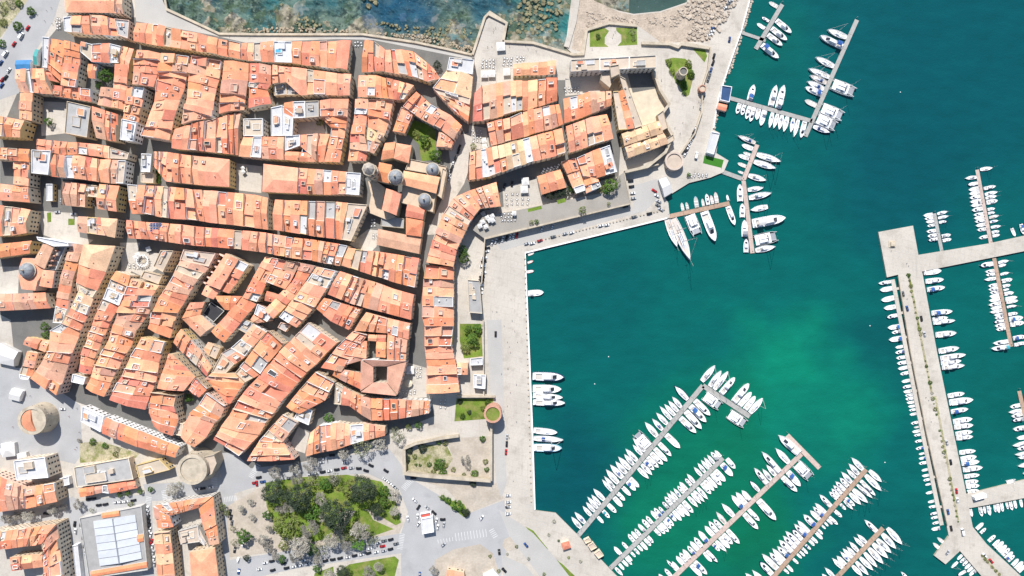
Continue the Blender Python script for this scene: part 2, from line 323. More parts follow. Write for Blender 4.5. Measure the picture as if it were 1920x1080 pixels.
# rocky shore between sea wall and open sea
def shore():
    nx, ny = 250, 80
    v = []; f = []
    for j in range(ny+1):
        for i in range(nx+1):
            x = 270+(1180-270)*i/nx; y = -150+(130+150)*j/ny
            p = W(x, y)
            q = Vector((p.x*.05, p.y*.05, 0))
            d = noise.fractal(q, 1.0, 2.1, 6)*1.9 + max(0, noise.fractal(q*3.1, 1, 2.2, 4))*1.1 + noise.ridged_multi_fractal(Vector((p.x*.035, p.y*.06, 3)), 1, 2, 5, .8, 2)*.8
            near = min(1, max(0, (y-(-20))/110.0))
            zz = -4.1+near*2.9+d*1.7
            if x > 1045: zz += (x-1045)/25
            zz = -1.3+(zz+1.3)*.35 if zz > -1.3 else zz
            v.append((p.x, p.y, min(zz, -.6 if y > 40 else -.8)))
    for j in range(ny):
        for i in range(nx):
            a = j*(nx+1)+i; f.append((a, a+nx+1, a+nx+2, a+1))
    m, t, b = nodes_mat('shore_seabed'); L = t.links.new; g = N(t, 'ShaderNodeNewGeometry'); out = None
    for sc_, lo, hi, col in ((.03, .52, .66, (.05, .17, .19)), (.022, .50, .62, (.010, .055, .10)), (.11, .47, .60, (.11, .11, .055)), (.16, .50, .60, (.05, .048, .034)), (.3, .53, .66, (.34, .30, .22))):
        nz = N(t, 'ShaderNodeTexNoise'); nz.inputs['Scale'].default_value = sc_; nz.inputs['Detail'].default_value = 8; nz.inputs['Roughness'].default_value = .62; L(g.outputs['Position'], nz.inputs['Vector'])
        mr = N(t, 'ShaderNodeMapRange'); L(nz.outputs[0], mr.inputs[0]); mr.inputs[1].default_value = lo; mr.inputs[2].default_value = hi
        mx = N(t, 'ShaderNodeMix', data_type='RGBA'); L(mr.outputs[0], mx.inputs[0]); mx.inputs[7].default_value = rgba(col)
        if out is None: mx.inputs[6].default_value = (.24, .215, .16, 1)
        else: L(out, mx.inputs[6])
        out = mx.outputs[2]
    nz = N(t, 'ShaderNodeTexNoise'); nz.inputs['Scale'].default_value = .04; nz.inputs['Detail'].default_value = 6; L(g.outputs['Position'], nz.inputs['Vector'])
    sb = N(t, 'ShaderNodeVectorMath', operation='SUBTRACT'); L(nz.outputs['Color'], sb.inputs[0]); sb.inputs[1].default_value = (.5, .5, .5)
    s2 = N(t, 'ShaderNodeVectorMath', operation='SCALE'); L(sb.outputs[0], s2.inputs[0]); s2.inputs['Scale'].default_value = 70
    ad = N(t, 'ShaderNodeVectorMath', operation='ADD'); L(g.outputs['Position'], ad.inputs[0]); L(s2.outputs[0], ad.inputs[1])
    for px, py, r0, r1, c, w in ((760, -15, 20, 110, (.008, .07, .14), .92), (880, 0, 10, 70, (.010, .09, .15), .85), (590, -10, 10, 70, (.03, .13, .16), .6), (1050, 40, 5, 50, (.03, .22, .22), .85), (960, 5, 5, 40, (.03, .18, .18), .7), (505, 15, 5, 35, (.03, .15, .16), .6)):
        d = N(t, 'ShaderNodeVectorMath', operation='DISTANCE'); L(ad.outputs[0], d.inputs[0]); d.inputs[1].default_value = W(px, py, -3)
        mr = N(t, 'ShaderNodeMapRange', interpolation_type='SMOOTHSTEP'); L(d.outputs['Value'], mr.inputs[0]); mr.inputs[1].default_value = r0*S; mr.inputs[2].default_value = r1*S; mr.inputs[3].default_value = w; mr.inputs[4].default_value = 0
        mx = N(t, 'ShaderNodeMix', data_type='RGBA'); L(mr.outputs[0], mx.inputs[0]); L(out, mx.inputs[6]); mx.inputs[7].default_value = rgba(c); out = mx.outputs[2]
    L(out, b.inputs['Base Color']); b.inputs['Roughness'].default_value = .9
    m_old = 0 and mat('wet_shore_rock', (.30, .25, .17), var=.45, sc=.10, fine=.35, fsc=.6, bump=1.0, stain=(.07, .44, .60, (.07, .075, .045)), world_xyz=True)
    tag(obj('rocky_shore', mesh('rocky_shore', v, f, [m], smooth=False)), kind='structure')
shore()
# beach of loose boulders
sheet('beach', pts('1094 -60 1112 0 1160 22 1188 28 1238 23 1290 6 1310 -60 1400 -60 1372 0 1348 30 1330 78 1240 80 1196 48 1142 43 1100 55 1092 98 1072 92 1086 0'), .006, SAND)
def boulders(name, poly, n, r0, r1, m, label, z=0.0):
    b = MB(); P = pw(poly); xs = [p.x for p in P]; ys = [p.y for p in P]; k = 0
    rr = random.Random(5)
    while k < n:
        x = rr.uniform(min(xs), max(xs)); y = rr.uniform(min(ys), max(ys))
        if not inside(x, y, P): continue
        k += 1; r = rr.uniform(r0, r1)
        base = [Vector((math.cos(a)*r*rr.uniform(.7, 1.2), math.sin(a)*r*rr.uniform(.7, 1.2), 0)) for a in [i*math.pi/3 for i in range(6)]]
        v = [(x+q.x, y+q.y, z-.3) for q in base]+[(x+q.x*.7+r*.1, y+q.y*.7, z+r*rr.uniform(.4, .7)) for q in base]
        b.add(v, [(i, (i+1) % 6, 6+(i+1) % 6, 6+i) for i in range(6)]+[(6, 7, 8, 9, 10, 11)])
    tag(b.build(name, m), label, 'rocks', None, 'stuff')
def inside(x, y, P):
    c = False; n = len(P); j = n-1
    for i in range(n):
        if (P[i][1] > y) != (P[j][1] > y) and x < (P[j][0]-P[i][0])*(y-P[i][1])/(P[j][1]-P[i][1])+P[i][0]: c = not c
        j = i
    return c
boulders('boulder_field', pts('1300 -5 1400 -30 1372 20 1348 60 1325 78 1285 72 1300 50 1270 20'), 380, .7, 1.9, BOULDER, 'pale loose boulders heaped on the beach beside the harbour road')
boulders('boulder_field', pts('1100 20 1150 30 1190 35 1250 30 1290 20 1270 50 1200 45 1140 40 1098 60'), 160, .4, 1.1, BOULDER, 'scattered pale stones on the beach above the terrace garden')
boulders('boulder_field', pts('1405 0 1412 0 1394 62 1372 130 1362 145 1352 190 1340 245 1332 245 1345 190 1366 125 1390 60'), 300, .5, 1.3, BOULDER, 'rough stone riprap along the harbour road edge', -1.2)
boulders('boulder_field', pts('420 55 560 50 800 66 890 88 880 98 780 74 680 60 480 60'), 260, .5, 1.4, mat('brown_shore_rock', (.33, .27, .19), var=.3), 'brown rocks along the foot of the sea wall', -.9)

DARKROCK = mat('olive_reef_rock', (.20, .18, .10), var=.4, sc=.3, fine=.25, bump=.6)
boulders('reef', pts('955 40 985 -20 1040 -20 1058 15 1040 60 1000 62 975 66'), 190, .7, 2.3, DARKROCK, 'olive reef rocks between the pointed bastion and the jetty', -1.9)
boulders('reef', pts('530 5 560 25 600 45 570 55 540 40 515 15'), 90, .5, 1.7, DARKROCK, 'dark rocks in the shallows left of the sea wall middle', -1.8)
boulders('reef', pts('690 45 780 62 860 85 885 60 850 40 800 52 720 40'), 130, .5, 1.7, DARKROCK, 'dark rocks near the sea wall left of the bastion', -1.6)
boulders('reef', pts('675 -8 712 -8 705 10 690 12'), 8, 1.5, 3.0, DARKROCK, 'rock cluster at the top edge in deep water', -1.9)
# sea walls, bastions and parapets
def wall_line(name, t, h, th, m, label, base=0.0, cat='wall'):
    p = [W(x, y, h) for x, y in pts(t)]
    b = MB(); n = len(p); L = []; R = []
    for i in range(n):
        d = (p[min(i+1, n-1)]-p[max(i-1, 0)]); d.z = 0; d.normalize(); q = Vector((-d.y, d.x, 0))
        a = (p[i]-p[i-1]) if i else d; a = Vector((a.x, a.y, 0)).normalized()
        k = th/2/max(.5, abs(a.dot(d)))
        L.append(p[i]+q*k); R.append(p[i]-q*k)
    for i in range(n-1):
        e = .004*(i % 2)
        v = [(q.x, q.y, zz) for zz in (base, h+e) for q in (L[i], R[i], R[i+1], L[i+1])]
        b.add(v, [(0,1,2,3),(7,6,5,4),(0,4,5,1),(1,5,6,2),(2,6,7,3),(3,7,4,0)])
    o = b.build(name, m); o.location.z = 0
    return tag(o, label, cat)
wall_line('sea_wall', '302 -40 312 17 411 63 480 64 680 64 780 79 885 102', 1.3, 1.6, STONE, 'long pale stone sea wall above the rocky shore')
wall_line('bastion_wall', '886 102 909 32 917 24 950 43 944 75', 1.6, 1.8, STONE, 'stone parapet around the pointed bastion terrace')
wall_line('sea_wall', '945 77 1000 80 1074 102 1092 101 1100 56 1142 43 1195 48', 1.6, 1.8, STONE, 'angular stone sea wall around the terrace garden')
wall_line('sea_wall', '1203 80 1255 82 1272 88 1278 81 1330 90', 2.2, 2.0, STONE, 'zigzag stone wall between beach and watchtower lawn')
wall_line('jetty_wall', '1088 -40 1076 40 1062 88', .8, 4.0, PAVE, 'straight concrete jetty at the edge of the beach')
wall_line('fort_wall', '1226 133 1238 168 1255 195 1240 215 1262 255 1248 285 1215 312 1172 322', 6, 2.0, STONE, 'curved fort wall beside the sandy roofed halls')
wall_line('garden_wall', '906 600 907 745', 3, .9, STONE, 'garden wall along the wide quay below the glass pavilion')
wall_line('garden_wall', '855 744 928 744', 4, 1.2, STONE, 'wall above the sunken lawn by the pink tower')
wall_line('ruin_wall', '757 845 758 888 800 893 920 902', 6, 2.4, STONE, 'thick lower wall of the ruined enclosure')
wall_line('ruin_wall', '757 842 780 832 830 822 860 818', 5, 1.6, STONE, 'upper wall of the ruined enclosure')
wall_line('ruin_wall', '921 795 921 902', 5.5, 1.6, STONE, 'ruined enclosure wall along the quay road')
wall_line('road_wall', '1333 88 1328 130 1318 160 1316 210 1303 250 1275 290', 2.5, 1.0, STONE, 'low wall between fort terrace and harbour road')
wall_line('quay_edge', '1251 409 985 474 988 560 994 700 998 800 1003 956', .18, 1.0, WHITE, 'pale kerb edging the inner harbour quay')
wall_line('quay_edge', '1406 0 1390 59 1367 124 1347 184 1338 240', .9, .7, WHITE, 'low white parapet of the harbour road')
# raised promenade
PROM = pts('908 447 1183 381 1171 322 1160 330 1128 362 1015 385 950 398 935 400 905 405 885 430')
PROMW = pw(PROM, 4.6)
def bz(x, y, h=0.0):
    p = W(x, y, 4.6+h)
    return 4.6 if inside(p.x, p.y, PROMW) else 0.0
slab('raised_promenade', PROM, 0, 4.6, [STONE, mat('promenade_paving', (.30, .275, .24), var=.1, sc=.08, fine=.1, world_xyz=True)])
wall_line('promenade_wall', '903 530 909 447 1182 382 1171 326', 5.5, .8, STONE, 'parapet of the raised promenade above the quay', 0)
wall_line('promenade_wall', '1171 326 1210 313 1235 308', 4.0, 1.0, STONE, 'wall joining the promenade to the flat round tower')

# ------------------------------------------------------------------ the old town, row by row
# '@name | L (read left to right) or T (top to bottom) | eave height'; then cuts across the row:
# ax ay bx by code ; the code describes the house between this cut and the next
TOWN = '''
@the row at the top edge by the square|L|11
120 -16 122 22 hp;203 -16 203 23 gp;231 -16 231 25 .
@the short row below the top edge|L|10
120 33 122 59 w;134 31 136 61 g;172 29 174 64 gp;192 30 192 65 g;216 36 223 67 y;244 39 241 73 .
@the row along the sea wall|L|10
255 43 250 76 g;297 46 294 84 g;322 54 320 88 gpt;371 63 373 96 gp;390 69 389 97 g;453 82 452 111 g;514 78 516 117 w;548 79 548 118 g;584 78 580 122 gp;600 79 600 124 gt;632 77 630 127 x;657 76 650 131 .
@the row above the lane fork|L|10
684 75 678 135 g;702 78 701 133 gt;722 94 721 133 gpt;752 93 765 141 gt;776 98 785 147 gp;800 118 803 153 g;812 128 825 146 .
@the wedge block by the bastion|T|10|palace=wedge shaped sandy roofed palace below the pointed bastion
843 108 889 113 w;838 132 886 140 gc;812 166 882 185 gc;850 208 877 228 .
@the short row between the forked lanes|L|10
672 141 671 180 gp;706 142 704 181 g;724 147 728 183 g;748 152 744 186 gt;776 161 757 187 .
@the block below the lane fork, left side|T|11
667 186 689 186 gp;666 203 689 205 w;665 214 687 214 g;658 252 683 252 gp;656 280 689 285 gr;653 302 685 302 .
@the block below the lane fork, right side|T|11
691 187 737 188 gpt;691 205 732 210 go;691 218 730 226 g;691 240 722 250 gc;689 262 712 268 gb;688 283 700 288 .
@the arcade beside the top left square|T|11
82 70 94 71 w;82 127 91 128 .
@the orange ridge beside the white arcade|T|11
96 72 121 77 go;91 130 113 152 .
@the small roof below the white arcade|L|9
83 131 92 150 g;92 133 112 154 .
@the block left of the walled garden|T|11
122 76 150 84 g;119 118 148 122 gt;115 160 142 164 .
@the rooftops above the walled garden|L|10
153 78 152 98 fp;175 84 173 116 gr;207 82 208 118 w;231 88 224 118 g;250 92 240 146 .
@the middle house of the walled garden|L|8
164 120 165 145 go;184 121 178 147 .
@the low row left of the walled garden|L|9
100 160 97 178 g;135 164 134 184 gr;171 168 171 190 .
@the pink roofs beside the top left road|L|11
28 131 37 172 gb;60 129 66 174 g;82 129 98 176 .
@the windowed house below the pink roofs|T|13
37 174 59 174 gp;35 222 57 226 .
@the gabled house at the upper left edge|L|13
-20 215 -20 255 g;46 227 38 257 .
@the big grey roof near the upper left|L|12
127 190 122 250 y;171 200 164 258 .
@the roofs right of the big grey roof|L|11
173 200 181 258 g;198 208 200 262 gp;225 217 219 265 .
@the houses right of the walled garden|T|11
216 120 240 122 g;215 142 238 144 gp;213 166 236 169 g;209 201 233 206 .
@the house below the walled garden|T|9
190 163 212 165 gb;182 196 207 201 .
@the first steep lane, left side|T|12
257 93 302 100 gp;253 112 301 114 gt;251 136 295 140 g;249 158 287 163 .
@the first steep lane, lower left side|T|12
240 162 273 166 g;236 195 266 201 gp;229 223 257 229 w;226 262 250 265 .
@the second steep lane, left side|T|12
304 100 356 107 gpt;298 135 350 137 g;295 150 345 166 g;290 190 337 187 gp;277 225 324 226 gt;266 255 317 263 .
@the third steep lane, left side|T|12
360 105 416 115 gp;355 138 411 148 g;353 152 405 165 gpt;351 183 400 190 gp;345 205 397 219 gb;341 233 393 222 .
@the fourth steep lane, left side|T|12
420 113 465 118 g;416 150 464 151 gbt;413 176 460 180 g;411 213 457 206 .
@the fourth steep lane, right side|T|11
468 118 507 122 gp;468 155 507 158 gr;467 163 500 168 go;467 203 509 195 .
@the row above the white terraces|L|11
511 122 512 157 gp;533 125 535 152 g;562 128 563 178 gp;588 132 590 177 gt;611 135 611 177 gp;632 138 634 178 gt;659 140 656 178 .
@the grey sheds in the lane bend|L|5
513 160 515 180 y;536 157 538 178 y;559 156 560 178 .
@the wedge block above the first dark street|L|11
328 243 322 277 g;350 236 342 280 gpt;387 228 383 283 gt;408 222 407 286 gt;430 216 430 288 gp;451 212 446 290 .
@the pink terrace palace|L|12
457 223 457 255 f;493 222 493 255 .
@the orange row below the pink terrace|L|12
456 257 447 292 gp;492 257 490 296 gp;533 258 532 299 .
@the white terraces of the central block|L|11|palace=white terraced palace around a pale courtyard with a round tree
509 202 509 255 w;529 198 529 255 w;551 215 549 255 .
@the rooftops above the central courtyard|L|11|palace=white terraced palace around a pale courtyard with a round tree
533 194 533 213 go;550 191 551 222 w;572 190 573 221 y;598 189 598 219 .
@the right end of the central block|T|12
600 188 653 185 gpt;601 219 650 219 go;622 240 647 241 go;620 256 645 259 gt;608 303 636 304 .
@the roofs below the central courtyard|L|11|palace=white terraced palace around a pale courtyard with a round tree
535 255 535 283 w;563 253 563 273 g;598 251 594 302 g;618 252 607 303 .
@the low roofs below the blue pool|L|10|palace=white terraced palace around a pale courtyard with a round tree
535 285 534 299 g;562 286 562 302 g;592 288 592 303 .
@the row left of the hedge house|L|10
266 288 265 322 w;285 289 282 323 .
@the hip roofed block on the first dark street|L|12
290 285 290 311 gp;315 286 314 340 gt;349 291 348 343 gpt;388 295 386 347 hp;431 300 430 350 .
@the small terrace left of the hedge|L|6
265 325 265 342 f;289 325 288 343 .
@the block right of the parasol garden|L|12
494 308 492 359 hp;562 316 560 362 gpt;578 317 576 363 gt;607 319 606 364 gt;650 323 648 364 w;677 325 674 366 .
@the upper row near the left edge|L|11
69 261 68 279 gp;115 266 113 289 g;148 268 148 289 gp;180 271 180 292 gp;205 275 205 297 fb;243 287 240 299 .
@the white terrace near the left edge|L|10
61 281 61 325 w;97 283 92 328 .
@the lower row near the left edge|L|12
100 290 96 330 g;123 292 126 333 gr;148 292 150 335 gt;186 299 185 340 gpt;209 300 206 343 gb;236 301 231 344 .
@the corner houses on the left edge|L|12
-20 276 -20 297 g;54 280 53 302 .
@the tall house on the left edge|T|13
28 304 54 304 g;25 345 52 349 .
@the lowest house of the left corner|L|12
-20 343 -20 373 gt;25 348 24 376 g;54 351 57 379 .
@the yellow walled row on the left edge|L|12
-20 384 -20 443 g;25 388 20 441 gt;57 394 50 436 .
@the brown gabled house by the small square|L|9
121 341 119 384 gb;160 345 160 388 .
@the low cream house by the small square|L|7
162 346 162 368 f;184 348 183 370 .
@the tall house with a windowed end near the square|L|12
187 346 183 391 gp;223 349 218 396 .
@the white awning roof by the small square|L|4
88 345 88 377 w;100 345 100 377 .
@the row below the small square|L|11
145 406 145 434 gb;183 408 184 440 gr;188 409 200 442 hc;220 411 215 445 .
@the long row on the second dark street|L|12
241 346 246 400 gt;278 349 271 400 g;307 350 303 407 g;330 352 328 410 gt;349 354 352 411 gpt;365 357 372 413 g;396 358 395 417 gp;440 362 438 421 gpt;478 366 478 427 gt;503 372 503 430 .
@the row left of the cathedral yard|L|12
516 375 513 430 g;533 376 532 433 gpt;565 377 563 438 gt;595 378 592 443 gt;630 379 628 447 gp;652 381 641 449 fp;689 384 658 452 .
@the long thin row on the main dark street|L|11
236 413 240 446 grt;273 417 281 448 g;318 420 314 453 gp;343 422 342 457 gp;366 425 366 460 g;385 427 384 461 gt;410 429 408 463 go;440 432 440 466 g;470 434 466 469 gp;499 437 498 473 -;502 438 502 475 gt;550 446 545 483 gt;587 450 585 488 got;622 456 612 494 got;653 461 638 498 .
@the row above the main street corner|L|12
653 465 641 497 gp;680 469 672 507 gpt;712 473 706 518 gt;745 478 740 529 gt;786 485 778 539 .
@the row below the main street corner|L|12
637 509 615 551 gt;673 521 654 567 gb;705 530 690 578 gb;737 542 730 588 gt;776 553 771 599 .
@the small pair above the pergola garden|L|11
607 559 593 578 g;640 569 622 602 gr;677 579 654 618 .
@the top wing of the big courtyard palace|L|13|palace=large tiled palace with two dark courtyards beside the main street
686 586 664 619 gp;726 597 724 624 gp;769 607 766 636 .
@the left wing of the big courtyard palace|T|13|palace=large tiled palace with two dark courtyards beside the main street
663 621 689 628 gp;632 651 660 662 gp;604 689 640 697 .
@the right wing of the big courtyard palace|L|13|palace=large tiled palace with two dark courtyards beside the main street
727 627 726 675 g;764 638 761 675 .
@the small roof inside the big courtyard palace|L|12|palace=large tiled palace with two dark courtyards beside the main street
706 641 705 668 go;724 642 723 670 .
@the brown cloister of the courtyard palace, top|L|13|palace=large tiled palace with two dark courtyards beside the main street
680 674 700 686 sb;762 677 726 686 .
@the brown cloister of the courtyard palace, bottom|L|13|palace=large tiled palace with two dark courtyards beside the main street
700 718 678 733 ab;725 718 744 740 .
@the brown cloister of the courtyard palace, left|T|13|palace=large tiled palace with two dark courtyards beside the main street
679 675 699 687 Sb;678 732 699 717 .
@the brown cloister of the courtyard palace, right|T|13|palace=large tiled palace with two dark courtyards beside the main street
727 687 762 678 Zb;726 717 745 739 .
@palace upper inner roof|L|12|palace=large tiled palace with two dark courtyards beside the main street
691 628 690 638 gp;724 629 723 640 .
@palace left inner roof|T|12|palace=large tiled palace with two dark courtyards beside the main street
664 634 687 640 gp;646 664 686 672 gb;634 688 677 676 .
@the lower left wing of the courtyard palace|L|12|palace=large tiled palace with two dark courtyards beside the main street
631 690 623 703 go;677 701 676 730 .
@the tall diagonal row beside the domed church|T|13
158 458 216 461 hc;148 496 198 510 gp;144 530 182 545 f;147 546 174 558 gc;132 578 163 590 gr;118 606 150 619 gbt;94 620 147 630 gp;91 658 134 662 gb;58 710 108 740 .
@the brown roofs right of the domed church|T|10
134 457 157 459 gb;113 520 135 525 gb;107 558 128 562 gr;105 574 126 580 fb;100 605 116 606 .
@the fan shaped roofs by the square|L|7
52 632 44 645 gp;93 640 84 660 .
@the small roofs by the square|T|8
52 658 70 662 g;38 702 58 706 w;40 710 55 712 .
@the second diagonal row, left side|T|12
219 508 244 516 gt;209 523 239 536 gb;195 560 225 572 grt;177 598 207 602 g;164 632 189 642 gp;152 665 177 671 g;147 697 168 702 -;137 701 161 708 w;134 716 157 721 .
@the second diagonal row, right side|T|12
246 522 299 536 gpt;234 553 286 554 gt;221 586 278 588 gbw;213 607 255 619 gp;203 640 245 650 gt;190 664 229 673 g;180 683 222 691 gp;171 707 207 717 got;161 728 194 744 .
@the white framed roof by the ring garden|T|13
302 469 326 470 f;288 500 306 510 .
@the low house below the ring garden|L|9
270 508 264 520 fp;305 517 298 533 .
@the third diagonal row|T|13
345 468 405 475 fp;338 487 392 500 gb;325 517 361 536 gwt;310 542 353 553 gr;300 555 340 574 gt;287 584 333 586 gp;282 605 325 613 g;278 616 318 634 .
@the lower third diagonal row|T|12
266 632 311 641 gt;256 652 304 662 gp;246 668 298 679 gpt;236 690 295 698 gpt;230 704 292 716 gr;221 717 287 728 gt;213 733 280 743 grt;206 750 272 768 .
@the triangle block, upper part|T|12
318 663 323 664 g;304 700 365 707 gp;296 728 344 733 .
@the triangle block, left part|T|11
284 735 332 741 g;281 755 328 761 grw;280 775 334 786 gp;290 800 323 817 .
@the triangle block, right part|T|11
389 736 423 760 gb;375 758 413 782 g;358 775 402 793 gp;345 797 386 820 gpt;340 820 364 838 .
@the triangle block, middle house|T|11
368 708 389 728 g;353 731 372 745 .
@the triangle block, inner terraces|L|8
330 790 330 815 f;344 795 343 818 .
@the buttressed church nave|T|14|convent=convent church with buttresses and wings around a dark cloister
423 475 446 486 gp;388 532 412 543 .
@the buttressed church aisle|T|11|convent=convent church with buttresses and wings around a dark cloister
447 487 466 497 g;413 544 428 550 .
@the apse of the buttressed church|T|11|convent=convent church with buttresses and wings around a dark cloister
387 534 411 545 cp;378 552 399 561 .
@the left cloister wing|T|10|convent=convent church with buttresses and wings around a dark cloister
358 567 384 566 gp;341 597 374 590 .
@the lower cloister wing|L|10|convent=convent church with buttresses and wings around a dark cloister
375 590 342 598 gp;400 612 376 631 .
@the right cloister wing|T|12|convent=convent church with buttresses and wings around a dark cloister
455 557 479 570 go;396 622 419 642 .
@the upper cloister wing|L|10|convent=convent church with buttresses and wings around a dark cloister
404 555 422 580 go;453 556 437 581 .
@the diagonal strip right of the cloister|T|11
476 608 498 622 gp;452 636 473 650 f;434 652 460 668 gpt;416 662 440 682 fp;397 698 420 704 .
@the grey flat roofs right of the cloister|T|9
458 598 478 606 y;443 615 462 625 .
@the pale terraces right of the cloister|T|10
484 570 514 586 wt;478 588 502 603 gp;470 600 482 606 .
@the red roof behind the main street block|L|9
500 546 496 563 gr;522 553 517 567 .
@the white walled strip below the cloister|L|12
339 617 325 641 g;358 637 345 663 gbt;380 662 370 686 gt;397 689 388 705 .
@the hipped corner below the cloister|T|12
398 699 439 700 g;386 711 457 718 g;424 752 431 757 .
@the grey roof in the dark court|L|5
527 604 521 614 y;543 611 536 622 .
@the ochre roof below the cloister wing|L|6
389 642 381 660 gc;414 652 405 673 .
@the narrow diagonal row|T|12
504 620 531 643 gp;490 637 519 661 gt;476 655 504 678 g;460 677 490 700 g;441 699 459 717 .
@the wide diagonal row|T|12
578 605 631 642 gt;562 622 613 660 gpt;545 640 592 683 gpt;524 660 575 697 grt;507 682 558 717 gt;484 708 542 737 gpt;468 724 528 752 gp;447 750 512 775 got;430 780 498 793 gpt;415 800 485 815 gpt;402 824 448 855 .
@the rooftop block by the main street, left|T|12
498 481 522 485 gp;487 500 510 510 g;475 520 498 532 go;462 546 490 552 gt;455 558 482 566 .
@the rooftop block by the main street, middle|T|12
523 486 562 492 gp;508 514 544 528 gt;500 528 534 542 .
@the rooftop block by the main street, right|T|11
564 493 590 498 gb;553 521 572 526 gr;535 541 554 553 gp;518 558 537 571 g;497 582 512 597 .
@the narrow strip above the pergola garden|T|12
594 500 630 508 gp;575 528 612 540 gp;551 560 590 575 gpt;525 594 555 614 .
@the tapering row beside the lower dark lane|T|12
593 697 628 716 gpt;563 730 610 750 got;537 763 560 776 -;531 777 558 792 gb;505 805 530 828 gp;487 826 530 829 gp;464 864 552 861 .
@the white roof by the lower dark lane|T|9
563 760 586 770 w;551 785 579 797 .
@the upper row above the park|L|11
630 718 627 757 gr;660 735 655 760 g;677 742 678 777 gb;695 747 697 788 gt;731 748 731 787 go;747 749 746 785 gb;786 751 786 778 gb;806 752 805 774 .
@the lower row above the park|L|10
582 812 573 855 gp;600 797 602 848 gpt;632 793 632 842 gp;657 797 658 833 w;681 795 682 826 gpt;702 797 703 821 gp;722 800 722 816 .
@the curved row by the harbour|L|12
931 342 939 386 gp;880 358 900 390 gpt;850 372 888 405 gbt;832 400 878 422 gpt;812 449 856 468 g;800 492 849 500 .
@the row between main street and walled gardens|T|11
799 496 850 501 gbt;795 522 850 524 gb;793 554 850 557 gt;792 594 850 596 got;797 611 850 611 gpt;797 648 846 648 gb;801 686 854 684 gpt;800 738 861 735 .
@the small roof beside the walled garden|L|8
856 681 856 702 gp;877 681 877 702 .
@the white canopies by the quay wall|L|5
888 702 888 727 w;911 703 910 729 .
@the white hut in the walled gardens|L|5
882 672 882 685 w;905 670 905 684 .
@the grey pavilion beside the wide quay|T|6
877 524 899 526 y;880 586 904 588 .
@the small row by the bastion cafes|L|8
962 121 962 141 gp;1010 117 1010 140 g;1043 114 1041 139 .
@the upper row of the harbour quarter|L|11
890 175 886 227 gr;903 162 905 226 gbt;930 157 932 220 gt;957 152 958 212 gt;990 152 990 205 gpt;1023 148 1022 195 g;1044 148 1045 188 .
@the second row of the harbour quarter|L|11
912 232 920 273 gb;956 221 958 263 gr;978 211 982 256 gp;1000 206 1003 249 gt;1030 199 1035 241 go;1048 196 1056 232 .
@the third row of the harbour quarter|L|12
880 287 877 337 gb;902 280 905 333 w;911 279 918 331 gct;945 271 952 318 gct;992 258 1000 302 gp;1020 250 1030 295 got;1054 241 1060 286 .
@the orange row behind the fort|L|10
1056 186 1058 230 go;1082 180 1084 222 got;1105 173 1108 213 gb;1146 172 1146 197 .
@the row with white terraces by the fort|L|11
1061 238 1067 286 gp;1085 229 1092 278 gpt;1108 220 1115 270 gpt;1138 215 1150 259 .
@the lower left roof of the harbour quarter|L|9
1007 331 1015 364 g;1051 318 1062 350 .
@the middle strip of the lower harbour quarter|T|10
1053 303 1078 296 gp;1064 326 1086 319 gp;1075 352 1095 345 w;1080 363 1097 357 .
@the right houses of the lower harbour quarter|L|11
1081 297 1093 330 gpt;1110 284 1118 333 got;1143 272 1157 322 .
@the red roof above the promenade|T|10
1094 333 1118 330 gr;1100 362 1127 350 .
@the long white barracks above the fort|L|12|barracks=long pale flat roofed barracks above the fort yard
1070 113 1070 135 f;1124 110 1124 132 f;1180 107 1180 129 f;1230 104 1230 127 .
@the red striped wing of the fort|T|11|fort=sandy roofed fort with one red tiled wing
1160 171 1171 168 go;1177 243 1188 241 .
@the left sandy wing of the fort|T|11|fort=sandy roofed fort with one red tiled wing
1149 172 1159 171 fc;1160 244 1176 243 .
@the right sandy wing of the fort|T|11|fort=sandy roofed fort with one red tiled wing
1161 142 1172 148 fc;1190 241 1204 236 .
@the sandy hall of the fort, upper|L|10|fort=sandy roofed fort with one red tiled wing
1165 252 1170 273 gc;1236 227 1244 248 .
@the sandy hall of the fort, lower|L|9|fort=sandy roofed fort with one red tiled wing
1171 275 1177 296 gc;1245 250 1253 268 .
@mansion, upper wing|L|11|mansion=curved pale roofed mansion around the green courtyard above the cathedral
780 172 756 200 gpt;808 197 789 222 gpt;845 217 826 242 gp;866 237 851 262 .
@mansion, right wing|T|10|mansion=curved pale roofed mansion around the green courtyard above the cathedral
824 245 850 264 gpt;819 275 845 277 .
@mansion, left wing|T|10|mansion=curved pale roofed mansion around the green courtyard above the cathedral
753 201 775 212 got;737 246 758 250 .
@the orange roof at the bottom edge below the junction|L|5
838 1069 836 1100 g;870 1073 873 1100 .
@the windowed nave on the left edge|L|11|church=church with grey dome at the left edge
-20 460 -20 485 go;60 452 57 474 .
@the long brown wing below the left church|L|10|church=church with grey dome at the left edge
-20 553 -20 583 gb;40 551 45 580 gb;85 549 95 577 .
@the brown nave of the domed church|T|14|church=church with grey dome at the left edge
82 455 101 459 cb;62 492 82 504 .
@the grey flank of the domed church|T|8|church=church with grey dome at the left edge
102 460 124 462 y;83 505 106 506 .
@the transept of the domed church|T|12|church=church with grey dome at the left edge
83 506 103 508 gp;76 536 98 540 .
@the long orange roof beside the round tower|L|12|hall=long orange roofed hall with white side wall near the round tower
197 783 190 812 go;260 808 257 838 go;336 838 328 858 .
@the white terrace left of the long orange roof|L|9|hall=long orange roofed hall with white side wall near the round tower
155 762 152 790 w;195 781 189 810 .
@the low grey hall near the bottom left|L|6|market_office=low grey flat hall with orange gables along the street
140 876 145 913 y;243 858 252 898 .
@the orange gables of the low grey hall|L|6|market_office=low grey flat hall with orange gables along the street
147 917 150 932 go;193 910 193 923 y;202 910 205 925 go;252 900 256 915 .
@the beige terraces beside the stone keep|L|7
